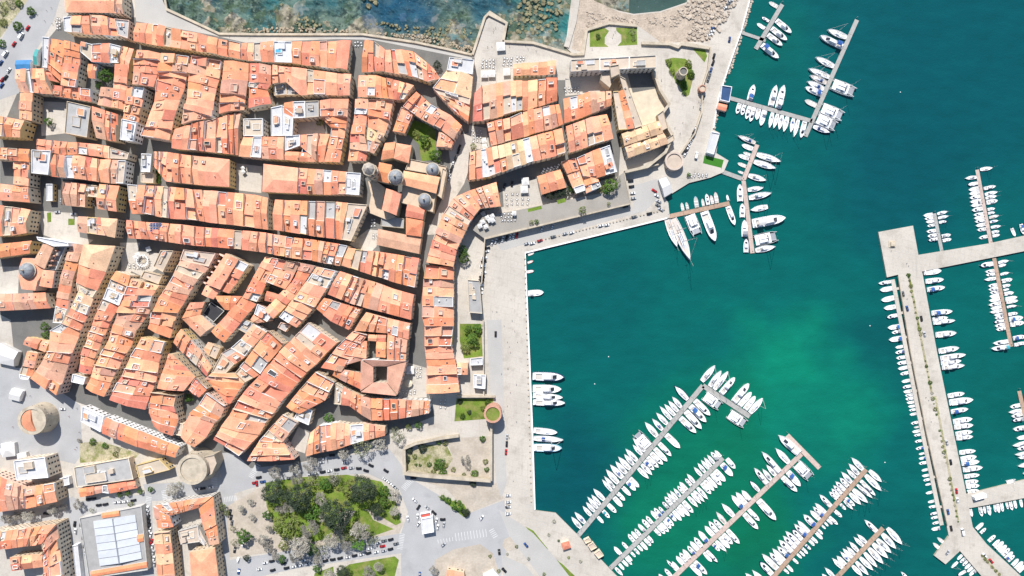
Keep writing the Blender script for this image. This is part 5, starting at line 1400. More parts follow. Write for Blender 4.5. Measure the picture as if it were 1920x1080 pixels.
row('above the brown quay corner pontoon', 'boats at the quay corner pontoon', '1253 406 1368 381', 4, U2, '150 562 d,185 558 d,252 514 dl,305 532 d,335 496 m,368 502 dn,400 478 dn,490 502 m', 'the quay')
row('below the brown quay corner pontoon', 'boats at the quay corner pontoon', '1253 406 1368 381', 4, U2, '112 892 t,206 988 t,268 805 k,395 848 y,545 728 y', 'the quay', .12)
row('moored to the inner quay by the pink tower', 'boats along the inner quay', '996 680 999 860', 1, (900, 660, 4), '632 185 y,607 275 y,617 338 y,634 378 y,577 600 m,622 655 s,612 715 yl', 'the top', .06)
single('tied at the top corner of the inner quay', 'd', 990, 478, 1001, 474); single('red rowing dinghy at the inner quay corner', 'dr', 989, 493, 1000, 489)
single('just below the quay corner beside the first red boat', 'mr', 987, 510, 1001, 508); single('lying alone at the inner quay', 'm', 990, 550, 1019, 548)
A1, A2, A3, A4 = (1600, 480, 6), (1600, 640, 6), (1600, 800, 6), (1600, 900, 6)
gl = 'boats along the harbour side of the mole'
row('in the upper row along the mole walkway', gl, '1674 524 1700 660', 4, A1, '280 310 y,295 385 m,310 500 m,340 590 m,370 690 m,385 810 mb,430 865 m,398 945 mb', 'the top')
row('in the middle row along the mole walkway', gl, '1700 660 1731 817', 4, A2, '470 70 m,470 130 mb,480 190 m,490 250 m,500 310 m,525 370 m,540 455 m,545 520 m,560 570 m,580 612 m,585 652 m,600 692 m,615 735 m,625 777 m,632 825 m,645 925 m,680 970 d,660 1020 m,680 1060 m', 'the top')
row('in the lower row along the mole walkway', gl, '1731 817 1766 985', 4, A3, '690 170 m,700 250 mb,735 310 m,735 360 m,735 415 m,765 495 m,770 555 m,785 605 m,800 655 m,812 750 m,835 850 m,845 905 m,855 985 m,870 1030 m,885 1090 m,875 1155 m', 'the top')
gr = 'boats along the sea side of the mole'
row('in the upper row right of the mole', gr, '1729 509 1757 660', .5, A1, '975 165 m,1000 262 y,1015 350 yb,1095 620 yb,1050 690 m,1125 722 y,1140 862 y,1170 1030 y', 'the top', .05)
row('in the middle row right of the mole', gr, '1757 660 1790 820', .5, A2, '1240 145 y,1195 215 y,1230 265 y,1235 580 y,1325 650 y,1275 755 y,1320 865 y,1330 935 y,1325 1010 y,1330 1065 y', 'the top', .05)
row('in the lower row right of the mole', gr, '1790 820 1812 927', .5, A3, '1360 265 y,1370 330 m,1400 385 mb,1435 450 y,1405 535 y,1395 605 m,1405 655 m,1405 715 m', 'the top', .05)
B1 = (1600, 300, 6)
row('left of the narrow pontoon above the mole arm', 'boats at the narrow upper right pontoon', '1832 318 1858 457', 3.5, B1, '1250 210 s,1280 280 m,1295 340 m,1300 385 m,1305 430 m,1310 475 m,1320 518 m,1330 570 m,1350 622 m,1355 660 m,1365 698 m,1375 742 m,1390 790 m,1410 880 m', 'the top')
row('right of the narrow pontoon above the mole arm', 'boats at the narrow upper right pontoon', '1832 318 1858 457', 3.5, B1, '1555 90 s,1590 295 y,1612 360 s,1605 405 s,1612 455 m,1585 545 m,1585 590 m,1630 625 s,1625 680 s,1652 742 s,1635 800 m,1640 840 m', 'the top')
row('left of the small pale pontoon', 'boats at the small pale pontoon', '1752 400 1766 472', 3.2, B1, '785 628 m,800 665 m,815 700 m,830 745 m,822 808 m,832 860 m,838 905 m', 'the top')
row('right of the small pale pontoon', 'boats at the small pale pontoon', '1752 400 1766 472', 3.2, B1, '1052 580 s,1062 630 s,1045 690 m,1088 840 m,1095 890 m', 'the top')
single('nosing the upper mole arm near the right edge', 'm', 1896, 428, 1902, 443); single('moored above the mole arm at the right edge', 'mb', 1913, 420, 1918, 440)
row('left of the brown pontoon below the mole arm', 'boats below the upper mole arm', '1864 484 1896 650', 3.8, A1, '1415 108 mn,1480 180 m,1490 215 m,1470 270 s,1515 340 m,1520 380 m,1535 415 m,1530 458 m,1525 505 m,1520 555 m,1540 595 m,1535 635 m,1580 668 m,1590 702 m,1575 745 m,1590 790 m,1605 830 m,1570 985 y,1550 1045 yc', 'the top')
row('right of the brown pontoon below the mole arm', 'boats below the upper mole arm', '1864 484 1896 650', 3.8, A1, '1740 50 s,1715 95 m,1745 185 s,1778 260 m,1760 325 m,1750 370 m,1795 410 m,1832 460 m,1840 500 m,1836 555 s,1845 640 m,1895 690 mb,1908 745 m,1930 900 mb,1935 970 y', 'the top')
row('left of the pontoon at the right edge', 'boats at the right edge', '1911 733 1946 890', 3.8, A2, '1760 740 m,1745 800 s,1775 845 m,1780 890 m,1795 990 m,1835 1090 m,1790 1175 s,1840 1210 m,1815 1275 s,1855 1310 m,1850 1405 s,1905 1490 m', 'the top')
row('below the lower mole arm', 'boats at the lower mole arm', '1817 953 1920 934', .5, A3, '1330 1008 m,1440 1005 m,1480 978 m,1530 995 ml,1595 962 m,1632 965 m,1675 952 m,1735 928 m,1780 936 m,1825 918 m,1890 905 m', 'the left')
single('grey twin hulled workboat above the lower mole arm', 'k', 1886, 906, 1904, 902)
row('on the upper right of the mole fork', 'boats at the mole fork', '1824 988 1920 1086', .5, A4, '1455 480 m,1485 540 m,1590 620 m,1640 662 m,1680 690 m,1715 730 m,1750 765 m,1785 805 mb,1805 845 m,1850 885 m,1900 915 m,1925 955 m', 'the top')
row('on the lower left of the mole fork', 'boats at the mole fork', '1800 1033 1850 1092', .5, A4, '1165 892 m,1195 925 m,1225 960 m,1250 995 m,1275 1030 m,1300 1070 m', 'the top')
single('small white boat left of the mole fork, lower', 'd', 1762, 1029, 1749, 1018); single('left of the mole fork, upper', 'd', 1770, 1018, 1757, 1008)
single('drifting below the mole spur', 's', 1795, 1053, 1783, 1064); single('by the bottom edge below the mole fork', 'm', 1810, 1070, 1795, 1078); single('at the bottom edge between pontoon and mole', 'y', 1702, 1085, 1689, 1072)
print('boats', NB)
RZ[0] += .001
sheet('planter_bed', pts('1701 513 1705 513 1748 735 1744 735'), .31+RZ[0], SCRUB); sheet('planter_bed', pts('1751 742 1755 742 1798 975 1794 975'), .32+RZ[0], SCRUB); sheet('planter_bed', pts('1838 1040 1842 1038 1876 1078 1872 1080'), .33+RZ[0], SCRUB)
def buoy(x, y, i):
    p = W(x, y, WL); b = MB(); b.lathe([(0.01, -.3), (.35, -.1), (.42, .2), (.25, .45), (0.01, .55)], 10)
    o = b.build('buoy', WHITE, None, (p.x, p.y, WL), smooth=True); tag(o, ['white buoy above the cross armed pontoon', 'small white buoy in the middle of the inner harbour', 'white buoy between mole and brown pontoon', 'white buoy left of the mole boats', 'white buoy right of the catamaran dock'][i], 'buoy', 'mooring buoys')
for i, (x, y) in enumerate(pts('1141 669 1115 720 1659 867 1631 611 1688 173')): buoy(x, y, i)

# ------------------------------------------------------------------ cars and vans
PAINT = {'w': ('white', mat('car_paint_white', (.72, .72, .72), rough=.25, var=.02)), 's': ('silver', mat('car_paint_silver', (.42, .43, .45), rough=.3, var=.02)),
         'g': ('grey', mat('car_paint_grey', (.14, .15, .16), rough=.3, var=.02)), 'k': ('black', mat('car_paint_black', (.02, .02, .024), rough=.25, var=.02)),
         'r': ('red', mat('car_paint_red', (.42, .02, .025), rough=.25, var=.02)), 'b': ('blue', mat('car_paint_blue', (.04, .09, .24), rough=.25, var=.02))}
CGLASS = mat('car_glass', (.02, .025, .03), rough=.08)
def car_body(m, van=False):
    b = MB()
    prof = [(-2.1, .28), (2.1, .28), (2.15, .55), (2.02, .78), (1.05, .92), (-1.7, .98), (-2.1, .86)] if not van else [(-2.6, .3), (2.5, .3), (2.55, .8), (2.35, 1.05), (1.7, 1.2), (-2.6, 1.2)]
    hw = .86 if not van else 1.0; n = len(prof)
    v = [(x, s*hw*(.9 if i in (0, 1) else (1.0 if z < .8 else .93)), z) for s in (-1, 1) for i, (x, z) in enumerate(prof)]
    b.add(v, [tuple(range(n)), tuple(range(2*n-1, n-1, -1))]+[((i+1) % n, i, n+i, n+(i+1) % n) for i in range(n)])
    if van: b.box(-2.5, 1.1, -.92, .92, 1.9, 2.05)
    else: b.box(-1.15, .25, -.60, .60, 1.38, 1.45, 0, .06)
    return b.mesh('body', [m])
def glass_mesh(van=False):
    b = MB()
    if van: x0, x1, x2, x3, z0, z1, y0, y1 = -2.55, 1.75, -2.5, 1.15, 1.15, 1.92, .97, .93
    else: x0, x1, x2, x3, z0, z1, y0, y1 = -1.75, 1.05, -1.2, .3, .9, 1.39, .78, .62
    b.add([(x0, -y0, z0), (x1, -y0, z0), (x1, y0, z0), (x0, y0, z0), (x2, -y1, z1), (x3, -y1, z1), (x3, y1, z1), (x2, y1, z1)], [(4, 5, 6, 7), (0, 1, 5, 4), (1, 2, 6, 5), (2, 3, 7, 6), (3, 0, 4, 7)])
    return b.mesh('window', [CGLASS])
b = MB(); b.tube((0, -.11, 0), (0, .11, 0), .31, n=10); WHEEL = b.mesh('wheel', [DARK])
BODY = {k: car_body(v[1]) for k, v in PAINT.items()}; VANB = {k: car_body(v[1], True) for k, v in PAINT.items()}
GLS, VGLS = glass_mesh(), glass_mesh(True)
def car(x, y, ang, c, label, group, van=False):
    z0 = bz(x, y); p = W(x, y, .6+z0); root = empty('van' if van else 'car', (p.x, p.y, .012+z0), ang)
    obj('body', (VANB if van else BODY)[c], root); obj('windows', VGLS if van else GLS, root)
    for sx in (-1.3, 1.35):
        for sy in (-.78, .78): obj('wheel', WHEEL, root, (sx, sy, .31))
    tag(root, label, 'van' if van else 'car', group)
NC = [0]
def cars(desc, end, ang, tile_, text, jitter=4):
    """cars at places read off the photograph; ang is the heading in degrees as seen in the picture"""
    ox, oy, sc = tile_; its = []
    for it in text.split(','):
        f = it.split(); its.append((ox+float(f[0])/sc, oy+float(f[1])/sc, f[2] if len(f) > 2 else None))
    key = {'the left': lambda q: q[0], 'the top': lambda q: q[1]}[end]; its.sort(key=key)
    for i, (x, y, c) in enumerate(its):
        rr = random.Random(int(x*13+y*7)); a = ang; van = False; c = c or rr.choice('wwssggkkwb')
        if c[-1].isdigit(): a = float(''.join(k for k in c if k.isdigit())); c = ''.join(k for k in c if not k.isdigit())
        if 'v' in c: van = True; c = c.replace('v', '') or 'w'
        NC[0] += 1
        lab = f"{PAINT[c][0]} {'van' if van else 'car'}, {nth(i+1)} from {end} {desc}"
        if len(its) == 1: lab = f"{PAINT[c][0]} {'van' if van else 'car'} {desc}"
        if len(lab.split()) > 16: print('LONG', lab)
        car(x, y, RAD(a+rr.uniform(-jitter, jitter)), c, lab, 'cars '+desc, van)
q0, q1, q2 = (0, 0, 4), (480, 0, 4), (860, 230, 4); R1, R2 = (1240, 0, 4), (1240, 240, 4); C11 = (480, 270, 4); B31 = (480, 810, 4); B03 = (0, 810, 4)
cars('beside the top left verge', 'the top', 55, q0, '208 210 r,160 268 wv,105 330 r,42 402 wv,6 470 b,65 528 w,42 580 k,18 598 r,12 640 b,-20 610 w')
cars('parked on the upper harbour road', 'the top', 25, R1, '515 8,502 30,488 55 w')
cars('parked by the beach boulders', 'the top', 20, R1, '390 210 b,378 235 w,365 260')
cars('parked along the fort road wall', 'the top', 70, R1, '395 420 k,388 470 k,372 525 b,362 565 g,352 595 g,312 738 k,304 770 w,298 802')
cars('parked in the slanting row below the fort', 'the top', 55, R1, '258 960,248 985 k,240 1010,228 1035 k,218 1060,205 1085 w,198 1110,188 1132 k,178 1155 w')
cars('driving on the harbour road', 'the top', 82, R1, '512 295 b,262 1165 wv')
cars('parked under the curved promenade wall', 'the top', 12, C11, '1735 780 k,1727 805 w,1712 852 w,1708 880 k,1698 915 w,1706 965 w,1694 995 k,1690 1020 k,1686 1060 w,1682 1090 w,1678 1120')
cars('in the row below the promenade corner', 'the left', 75, C11, '1770 740 w,1798 728 w,1825 720 g,1850 714 w,1880 705 k,1907 695 w,1930 690 w,1957 685 r')
cars('driving on the upper quay road', 'the left', 70, q2, '625 795 w,705 775 w')
cars('parked along the quay bollards', 'the left', 14, q2, '510 906 s,550 904 w,608 884 r,708 855 g,798 832 s,845 824 w,1065 772 w,1110 766 w,1315 706 g,1430 681 k,1250 630 k')
cars('parked below the promenade end', 'the top', 5, q2, '1290 436 k,1296 478 k,1304 528 w,1310 566 s')
cars('parked by the quay steps', 'the top', 150, q2, '1468 510 r,1488 548 w,1500 590 s,1495 620 g,1516 650 s')
cars('in the alley of the harbour quarter', 'the left', 60, q2, '635 362 w,663 357 w,690 350 w,715 344 s,745 330 w')
cars('beside the parasol court', 'the left', 80, q2, '345 474 k,400 458 k')
cars('driving down the wide quay', 'the top', 88, (900, 660, 4), '203 635 s,200 690 k,195 750 r')
cars('on the wide quay below the walled garden', 'the top', 92, (480, 540, 4), '1797 345 k')
cars('parked on the lower quay', 'the top', 3, (900, 810, 4), '210 475 w,212 525 w,212 560 w,212 610 w')
cars('on the road fork by the quay', 'the left', 130, (900, 810, 4), '345 848 b,143 900 k100,182 1036 k,10 642 w50')
cars('in the upper park line', 'the left', 6, B31, '405 316 w,450 309 w,500 299 k,550 290 w,605 281 k,658 269 r,715 268 s,770 272 k355,825 289 k345')
cars('on the road above the park', 'the left', 5, B31, '20 340 k,50 372 b,5 386 r100,490 226 s,510 198 w,570 175 k,668 228 w,862 250 k335,975 290 k325,1180 345 k,250 345 g')
cars('along the right edge of the park', 'the top', 318, B31, '970 356 w,1000 378 w,1030 404 w,1050 420 s')
cars('around the fuel station', 'the left', 55, B31, '1190 512 w140,1218 565 k,1285 568 s140,1335 605 k140,1140 650 w100,1216 690 w,1212 635 w90,1352 665 w75,1400 655 k0,1408 695 s80,1362 715 w75')
cars('on the junction', 'the left', 40, B31, '1690 645 w50,1405 845 s,1825 900 k95,1860 1036 k140,1228 1070 b90')
cars('by the quay road kiosk', 'the top', 10, B31, '1890 475 w,1893 525 w,1890 560 k,1890 614 w')
cars('in the lower line below the park', 'the left', 10, B31, '25 1028 w,125 1036 k,228 1020 k,282 1008 w,336 998 w,385 990 w,452 976 k,520 966 k,575 956 k,630 946 k,686 938 w,738 927 k,790 918 w,843 908 k,900 900 w,958 890 s,1008 878 k')
cars('in the upper line below the park', 'the left', 10, B31, '68 980 w,118 968 k,205 985 k,275 945 s,316 936 k,350 962 w,860 838 w,915 830 w,960 816 g,1010 806 k,1050 838 g,850 874 w,948 856 r')
cars('at the crossing by the keep', 'the left', 8, B03, '1480 428 w,1520 424 k,1580 414 w,1910 380 r')
cars('in the street below the orange gables', 'the left', 8, B03, '665 505 k,700 500 k,740 548 k,790 542 k,870 526 w,905 524 w,942 520 w,1000 513 k')
cars('beside the market hall right wall', 'the top', 80, B03, '1105 576 w,1108 608 s,1112 640 k,1116 672 k,1120 702 k,1124 734 w,1130 772 w,1137 822 r,1143 858 w,1149 905 s,1154 950 w,1158 990 s')
cars('beside the market hall left wall', 'the top', 85, B03, '608 690 k,615 716 w,624 790 k,632 850 k,560 690 k,566 745 w,640 905 s')
cars('right of the orange courtyard palace', 'the top', 80, B03, '1725 600 k,1732 640 k,1738 680 g,1760 885 k,1820 845 w,1785 960 w,1790 1046 b')
cars('by the bare trees near the left edge', 'the left', 0, B03, '345 612 k')
cars('by the tall left house end', 'the top', 85, (0, 540, 4), '470 906 w0')
cars('beside the cathedral apse', 'the top', 68, C11, '1525 25 k,1518 55 k,1496 108 k,1482 135 w,1468 180 k,1462 205 k,1452 238 w,1446 265 w')
cars('in the small square', 'the left', 0, (0, 270, 4), '430 510 s,550 525 w,702 445 s90,460 428 s90')
cars('in the dark street by the hedge', 'the top', 88, (0, 270, 4), '1000 100 w,985 165 r')
cars('on the mole', 'the top', 100, (1600, 480, 6), '605 590 b,560 425 g,765 705 k,800 880 s,1050 2100 s,1095 2320 k,1160 2645 r,1065 2880 b,1170 2750 w,1100 3065 k')
cars('on the mole fork', 'the left', 130, (1600, 900, 6), '1550 912 r,1480 850 w,1225 580 wv100,1060 815 s60')
print('cars', NC)

# ------------------------------------------------------------------ trees and shrubs
BARK = mat('tree_bark', (.16, .13, .10), var=.2, sc=1)
def leafmat(n, c, rnd=.2):
    m = mat(n, c, rough=.7, var=.35, sc=.25, rnd=rnd, fine=.3, fsc=1.5)
    return m
LEAF = {'d': ('dark green', leafmat('leaf_dark', (.04, .058, .032), .12)), 'g': ('green', leafmat('leaf_green', (.075, .15, .022))), 'y': ('yellow green', leafmat('leaf_yellow_green', (.17, .20, .05))),
        'b': ('bare grey', leafmat('twig_grey', (.40, .375, .32), .12)), 'o': ('olive grey', leafmat('leaf_olive', (.19, .20, .11)))}
def crown_mesh(seed, m, n_cl, per, leaf, flat=.75, low=-.15):
    rr = random.Random(seed); v = []; f = []
    cl = []
    for _ in range(n_cl):
        a = rr.uniform(0, 2*math.pi); u = rr.uniform(low, 1); r = math.sqrt(max(0, 1-u*u))*rr.uniform(.78, 1.0)
        lob = 1+.14*math.sin(3*a+seed)+.08*math.sin(7*a+seed*2)
        cl.append(Vector((r*math.cos(a)*lob, r*math.sin(a)*lob, u*flat)))
    for c in cl:
        cr = rr.uniform(.12, .24)
        for _ in range(per):
            d = Vector((rr.gauss(0, 1), rr.gauss(0, 1), rr.gauss(.35, .9))).normalized()
            p = c*.92+d*cr*rr.uniform(.5, 1.0)
            nrm = (d+Vector((rr.gauss(0, .5), rr.gauss(0, .5), rr.gauss(.2, .4)))).normalized()
            t = nrm.orthogonal().normalized(); q = nrm.cross(t); an = rr.uniform(0, 6.28); t, q = t*math.cos(an)+q*math.sin(an), q*math.cos(an)-t*math.sin(an)
            s = leaf*rr.uniform(.6, 1.3); k = len(v)
            v += [p-t*s, p+q*s*.6, p+t*s, p-q*s*.6]; f.append((k, k+1, k+2, k+3))
    return mesh('crown', v, f, [m])
def twig_mesh(seed, m):
    """a crown of bare branches ending in a haze of fine twigs"""
    rr = random.Random(seed); b = MB(); tips = []
    def br(p, d, l, r, lev):
        q = p+d*l; b.tube(p, q, r, r*.6, n=3); 
        if lev == 0: tips.append(q); return
        for _ in range(4):
            e = (d+Vector((rr.gauss(0, .6), rr.gauss(0, .6), rr.gauss(.05, .35)))).normalized()
            br(q, e, l*rr.uniform(.55, .8), r*.6, lev-1)
    for k in range(8):
        a = k*.8+rr.random(); br(Vector((0, 0, -.1)), Vector((math.cos(a)*.8, math.sin(a)*.8, rr.uniform(.3, 1))).normalized(), .36, .026, 3)
    for q in tips:
        for _ in range(5):
            d = Vector((rr.gauss(0, 1), rr.gauss(0, 1), rr.gauss(.4, .8))).normalized(); t = d.orthogonal().normalized()*.011; e = q+d*rr.uniform(.06, .15)
            b.add([q-t, q+t, e+t*.6, e-t*.6], [(0, 1, 2, 3)])
    return b.mesh('crown', [m])
CROWN = {'d': [crown_mesh(i, LEAF['d'][1], 150, 34, .042, .8, .0) for i in range(3)], 'g': [crown_mesh(10+i, LEAF['g'][1], 80, 24, .075) for i in range(2)],
         'y': [crown_mesh(20+i, LEAF['y'][1], 70, 18, .07) for i in range(2)], 'b': [twig_mesh(30+i, LEAF['b'][1]) for i in range(3)], 'o': [crown_mesh(40+i, LEAF['o'][1], 60, 12, .06) for i in range(2)]}
def trunk_mesh():
    b = MB(); b.tube((0, 0, 0), (0, 0, .55), .07, .045, n=8)
    for k in range(5):
        a = k*1.25; b.tube((0, 0, .5), (.45*math.cos(a), .45*math.sin(a), .95), .035, .012, n=5)
    return b.mesh('trunk', [BARK])
TRUNK = trunk_mesh()
def tree(x, y, r, k, label, group, bush=False):
    rr = random.Random(int(x*3+y*11)); R = r*S
    z0 = bz(x, y); hz = R*(.35 if bush else .95); p = W(x, y, z0+(hz if not bush else .3))
    root = empty('shrub' if bush else 'tree', (p.x, p.y, z0), rr.uniform(0, 6.28))
    if not bush: obj('trunk', TRUNK, root, (0, 0, 0), 0, R)
    obj('crown', rr.choice(CROWN[k]), root, (0, 0, hz), 0, (R, R, R*rr.uniform(.8, 1.0)))
    tag(root, label, 'shrub' if bush else 'tree', group)
def trees(desc, tile_, text, bush=False, end='the left'):
    ox, oy, sc = tile_; its = []
    for it in text.split(','):
        f = it.split(); its.append((ox+float(f[0])/sc, oy+float(f[1])/sc, float(f[2])/sc, f[3]))
    its.sort(key=(lambda q: q[0]) if end == 'the left' else (lambda q: q[1]))
    for i, (x, y, r, k) in enumerate(its):
        w = 'shrub' if bush else 'tree'
        lab = f"{LEAF[k][0]} {w}, {nth(i+1)} from {end} {desc}" if len(its) > 1 else f"{LEAF[k][0]} {w} {desc}"
        tree(x, y, r, k, lab, w+'s '+desc, bush)
trees('among the crowns of the park', B31, '135 450 90 d,335 485 108 d,610 610 122 d,810 425 104 d,905 580 52 d,415 600 66 g,235 705 100 y,700 420 70 y,490 500 62 b,570 812 70 b,410 720 80 b,340 850 100 b,790 730 92 b,720 770 60 y,1035 470 55 b,1040 592 46 b,180 575 45 b,85 620 35 g,520 390 45 g,960 440 42 g,590 350 55 o,430 360 50 o,640 770 60 o,870 800 50 o,770 840 50 g,480 870 60 o,210 850 40 y,100 720 35 b,60 800 55 b,100 870 45 b,960 520 40 g,680 850 55 b,250 560 60 b,420 880 45 g,500 640 40 b,300 930 60 b,380 790 50 b,460 950 45 b,150 930 40 b')
trees('in the row along the road above the park', B31, '410 240 68 b,290 265 52 b,150 300 62 b,310 352 55 b,795 112 76 o,925 85 58 b,655 160 55 b,1065 32 52 o,580 345 40 b')
trees('at the bottom edge below the park', B31, '655 1045 52 d,850 1045 55 b,457 1022 30 g,195 950 32 g,550 1065 50 b,920 1010 45 b,1330 1030 40 b')
trees('along the street of bare trees, lower left', B03, '590 540 45 b,400 580 48 b,215 620 58 b,60 645 55 b,130 625 40 b,480 560 36 b,1300 430 66 b,1345 395 26 o')
trees('in front of the low grey hall', B03, '900 470 22 g,960 460 22 g,1052 445 22 g,1130 430 22 g,980 542 22 y,690 585 22 o')
trees('between the orange palace and the park', B03, '1830 780 56 g,1850 942 26 d,1700 608 24 y,1670 560 30 y,1810 570 36 b,1890 635 30 b,1750 720 26 o,1880 520 30 b,1760 830 30 o')
trees('in the old town courtyards', (0, 0, 1), '199 142 13 g,186 160 7 g,91 228 8 g,600 230 7 y,817 293 13 g,796 262 10 g,780 250 7 y,870 483 11 g,868 468 8 g,820 122 8 d,355 746 8 g,84 612 8 g,86 628 8 g,616 783 9 g,886 636 12 g,872 650 9 y,895 615 9 g,878 618 8 g,700 820 8 g,766 800 6 y,785 797 7 g,740 805 7 o')
trees('in the hedge strip of the hip roofed block', (0, 0, 1), '296 316 6 g,296 324 6.5 g,296 332 6.5 g,297 340 6 g', True, 'the top')
trees('above the promenade gardens', q2, '680 540 42 d,740 530 42 d,800 520 40 d,850 500 30 g,1085 500 38 y,1140 470 50 g,1185 430 34 o,1110 510 30 g,930 655 30 y,545 748 18 y,585 742 18 g,1125 608 14 y,1725 390 16 g,110 180 25 y')
trees('in the watchtower lawn', (860, 0, 4), '1575 470 26 y,1600 540 24 y,1720 480 30 y,1740 560 30 g,1690 640 28 g,1690 700 18 g,1640 610 16 g', True, 'the top')
trees('in the seaside terrace garden', (860, 0, 4), '1045 275 20 g,1300 240 26 o,1310 290 20 o', True)
trees('beside the road fork', B31, '1400 490 22 g,1440 510 26 g,1510 545 44 g,1575 600 34 d', True)
trees('inside the walled ruin', B31, '1150 130 30 d,1130 200 28 d,1250 115 34 d,1380 230 40 g,1400 290 34 g,1330 300 24 y,1640 310 30 g,1720 220 22 y,1570 200 46 b,1590 250 34 b,1700 50 24 g,1480 280 20 y,1630 385 26 d,1300 240 20 g,1350 265 22 g,1420 250 22 y,1340 320 18 g,1290 318 18 y,1560 320 18 y,1200 245 12 g,1230 248 12 g,1730 280 20 g,1190 180 20 y,1420 80 22 y,1370 75 20 g', True)
trees('around the pink tower lawn', (480, 540, 4), '1740 860 26 g,1700 900 20 y,1550 960 22 g,1600 930 18 d,1530 850 20 d', True)
trees('on the dry verge in the top left corner', q0, '240 90 34 g,150 30 28 g,140 200 36 g,30 170 30 y,20 330 30 g,20 60 46 o,90 20 40 o', True)
trees('along the planter strip of the mole', (0, 0, 1), ','.join(f'{1703+(i/46)*93+random.uniform(-.7,.7):.1f} {516+(i/46)*462:.1f} {random.choice((1.8,2.4,3.2,4.2))} {random.choice("yyog")}' for i in range(47) if i not in (14, 15, 27, 28, 36, 37)), True, 'the top')
trees('on the mole fork planter', (1600, 900, 6), '1450 850 18 y,1480 890 20 y,1505 920 18 y,1560 980 20 o,1600 1020 20 y,1640 1060 18 y', True)
trees('on the lower quay', (900, 810, 4), '275 858 14 y,205 915 12 o,75 930 14 y,365 950 14 o,140 1040 16 y,480 1065 14 y,590 815 10 g,515 770 14 o,555 670 16 o,755 970 14 o,665 940 12 y', True)
trees('in the terrace below the long orange roof', B03, '700 70 26 g,790 100 24 g,880 130 22 o,870 165 22 y,600 60 22 b', True)

# ------------------------------------------------------------------ awnings, parasols, huts, small things
def parasol(x, y, w, label, group, rz=0.0, h=2.6):
    z0 = bz(x, y); p = W(x, y, h+z0); root = empty('parasol', (p.x, p.y, z0), rz); s = w*S/2
    b = MB(); b.add([(-s, -s, h), (s, -s, h), (s, s, h), (-s, s, h), (0, 0, h+.7)], [(0, 1, 4), (1, 2, 4), (2, 3, 4), (3, 0, 4), (3, 2, 1, 0)]); b.build('canopy', CANVAS, root)
    b = MB(); b.tube((0, 0, 0), (0, 0, h+.8), .05, n=6); b.box(-.35, .35, -.35, .35, 0, .1); b.build('pole', METAL, root)
    tag(root, label, 'parasol', group)
def parasols(desc, text, w, rz=0.0):
    P = sorted(pts(text))
    for i, (x, y) in enumerate(P):
        base = 0
        parasol(x, y, w, f'white square parasol, {nth(i+1)} from the left {desc}' if len(P) > 1 else f'white square parasol {desc}', 'parasols '+desc, rz+random.uniform(-.08, .08))
parasols('in the cluster by the curved row', '906 401 914 408 923 405 918 413 905 416 900 424 911 425 924 413', 8, .5)
parasols('above the harbour quarter', '908 139 922 138 950 135', 13)
parasols('on the bastion terrace', '939 87', 16)
parasols('in the court below the harbour quarter', '983 355 985 340', 14, .1)
parasols('by the narrow cafe yard', '908 264 909 274', 9, .2)
parasols('in the palace side square', '769 694', 15, .1)
parasols('in the sunlit garden square', '455 315 456 322', 7, .6)
parasols('by the ring garden', '278 467 254 483 258 478', 9, .4)
parasols('on the left tower square', '6 846 17 835 41 857', 12, .3)
parasols('in the church lane', '964 400', 8)
b = MB(); b.lathe([(3.0, 2.6), (.05, 3.6)], 8); p = W(766, 719, 3); oct_ = empty('parasol', (p.x, p.y, 0)); b.build('canopy', mat('cream_canvas', (.62, .56, .42)), oct_); b = MB(); b.tube((0, 0, 0), (0, 0, 3.7), .06); b.build('pole', METAL, oct_); tag(oct_, 'cream octagonal parasol in the palace side square', 'parasol')
def set_mesh():
    b = MB(); b.lathe([(0.02, .72), (.45, .72), (.45, .75), (0.02, .75)], 8); b.tube((0, 0, 0), (0, 0, .72), .05); t = b.mesh('table_top', [GELD])
    b = MB(); b.box(-.22, .22, -.22, .22, .4, .46); b.box(-.22, -.17, -.22, .22, .46, .9)
    for sx in (-.19, .19):
        for sy in (-.19, .19): b.tube((sx, sy, 0), (sx, sy, .4), .02, n=4)
    return t, b.mesh('chair', [mat('cafe_chair', (.25, .25, .26))])
TBL, CHR = set_mesh()
def sets(desc, text):
    for ii, (x, y) in enumerate(sorted(pts(text))):
        z0 = bz(x, y); p = W(x, y, z0); root = empty('cafe_table', (p.x, p.y, .02+z0), random.random())
        obj('table_top', TBL, root)
        for k in range(4): a = k*math.pi/2; obj('chair', CHR, root, (.85*math.cos(a), .85*math.sin(a), 0), a+math.pi)
        tag(root, f'pale cafe table, {nth(ii+1)} from the left {desc}', 'cafe table', 'cafe tables '+desc)
def grid(x0, y0, dx, dy, nx, ny): return ' '.join(f'{x0+dx*i+random.uniform(-1,1):.1f} {y0+dy*j+random.uniform(-1,1):.1f}' for i in range(nx) for j in range(ny))
sets('on the bastion cafe terrace', grid(905, 114, 7, 6, 4, 3)+' '+grid(945, 110, 7, 6, 3, 3)+' '+grid(970, 108, 6, 5, 3, 2))
sets('on the harbour promenade', grid(941, 401, 6, 6, 5, 3)); sets('in the fort court', grid(1060, 166, 6, 6, 5, 2)); sets('in the palace side square', grid(782, 690, 7, 8, 2, 3)+' '+grid(756, 732, 7, 5, 4, 2))
sets('in the passage by the pink tower', grid(826, 750, 9, 7, 2, 3)); sets('in the narrow cafe yard', grid(888, 245, 7, 7, 3, 4)); sets('by the sea wall lane mouth', grid(666, 80, 6, 6, 3, 2)); sets('in the ring garden', grid(245, 496, 7, 6, 4, 2)); sets('on the quay corner', grid(1296, 327, 7, 4, 5, 2)); sets('by the top left square', grid(108, 36, 5, 6, 2, 4)); sets('in the court below the harbour quarter', grid(950, 365, 10, 9, 5, 3))
sets('under the cathedral wall', grid(697, 412, 6, 6, 2, 3)+' '+grid(700, 440, 7, 7, 2, 2))
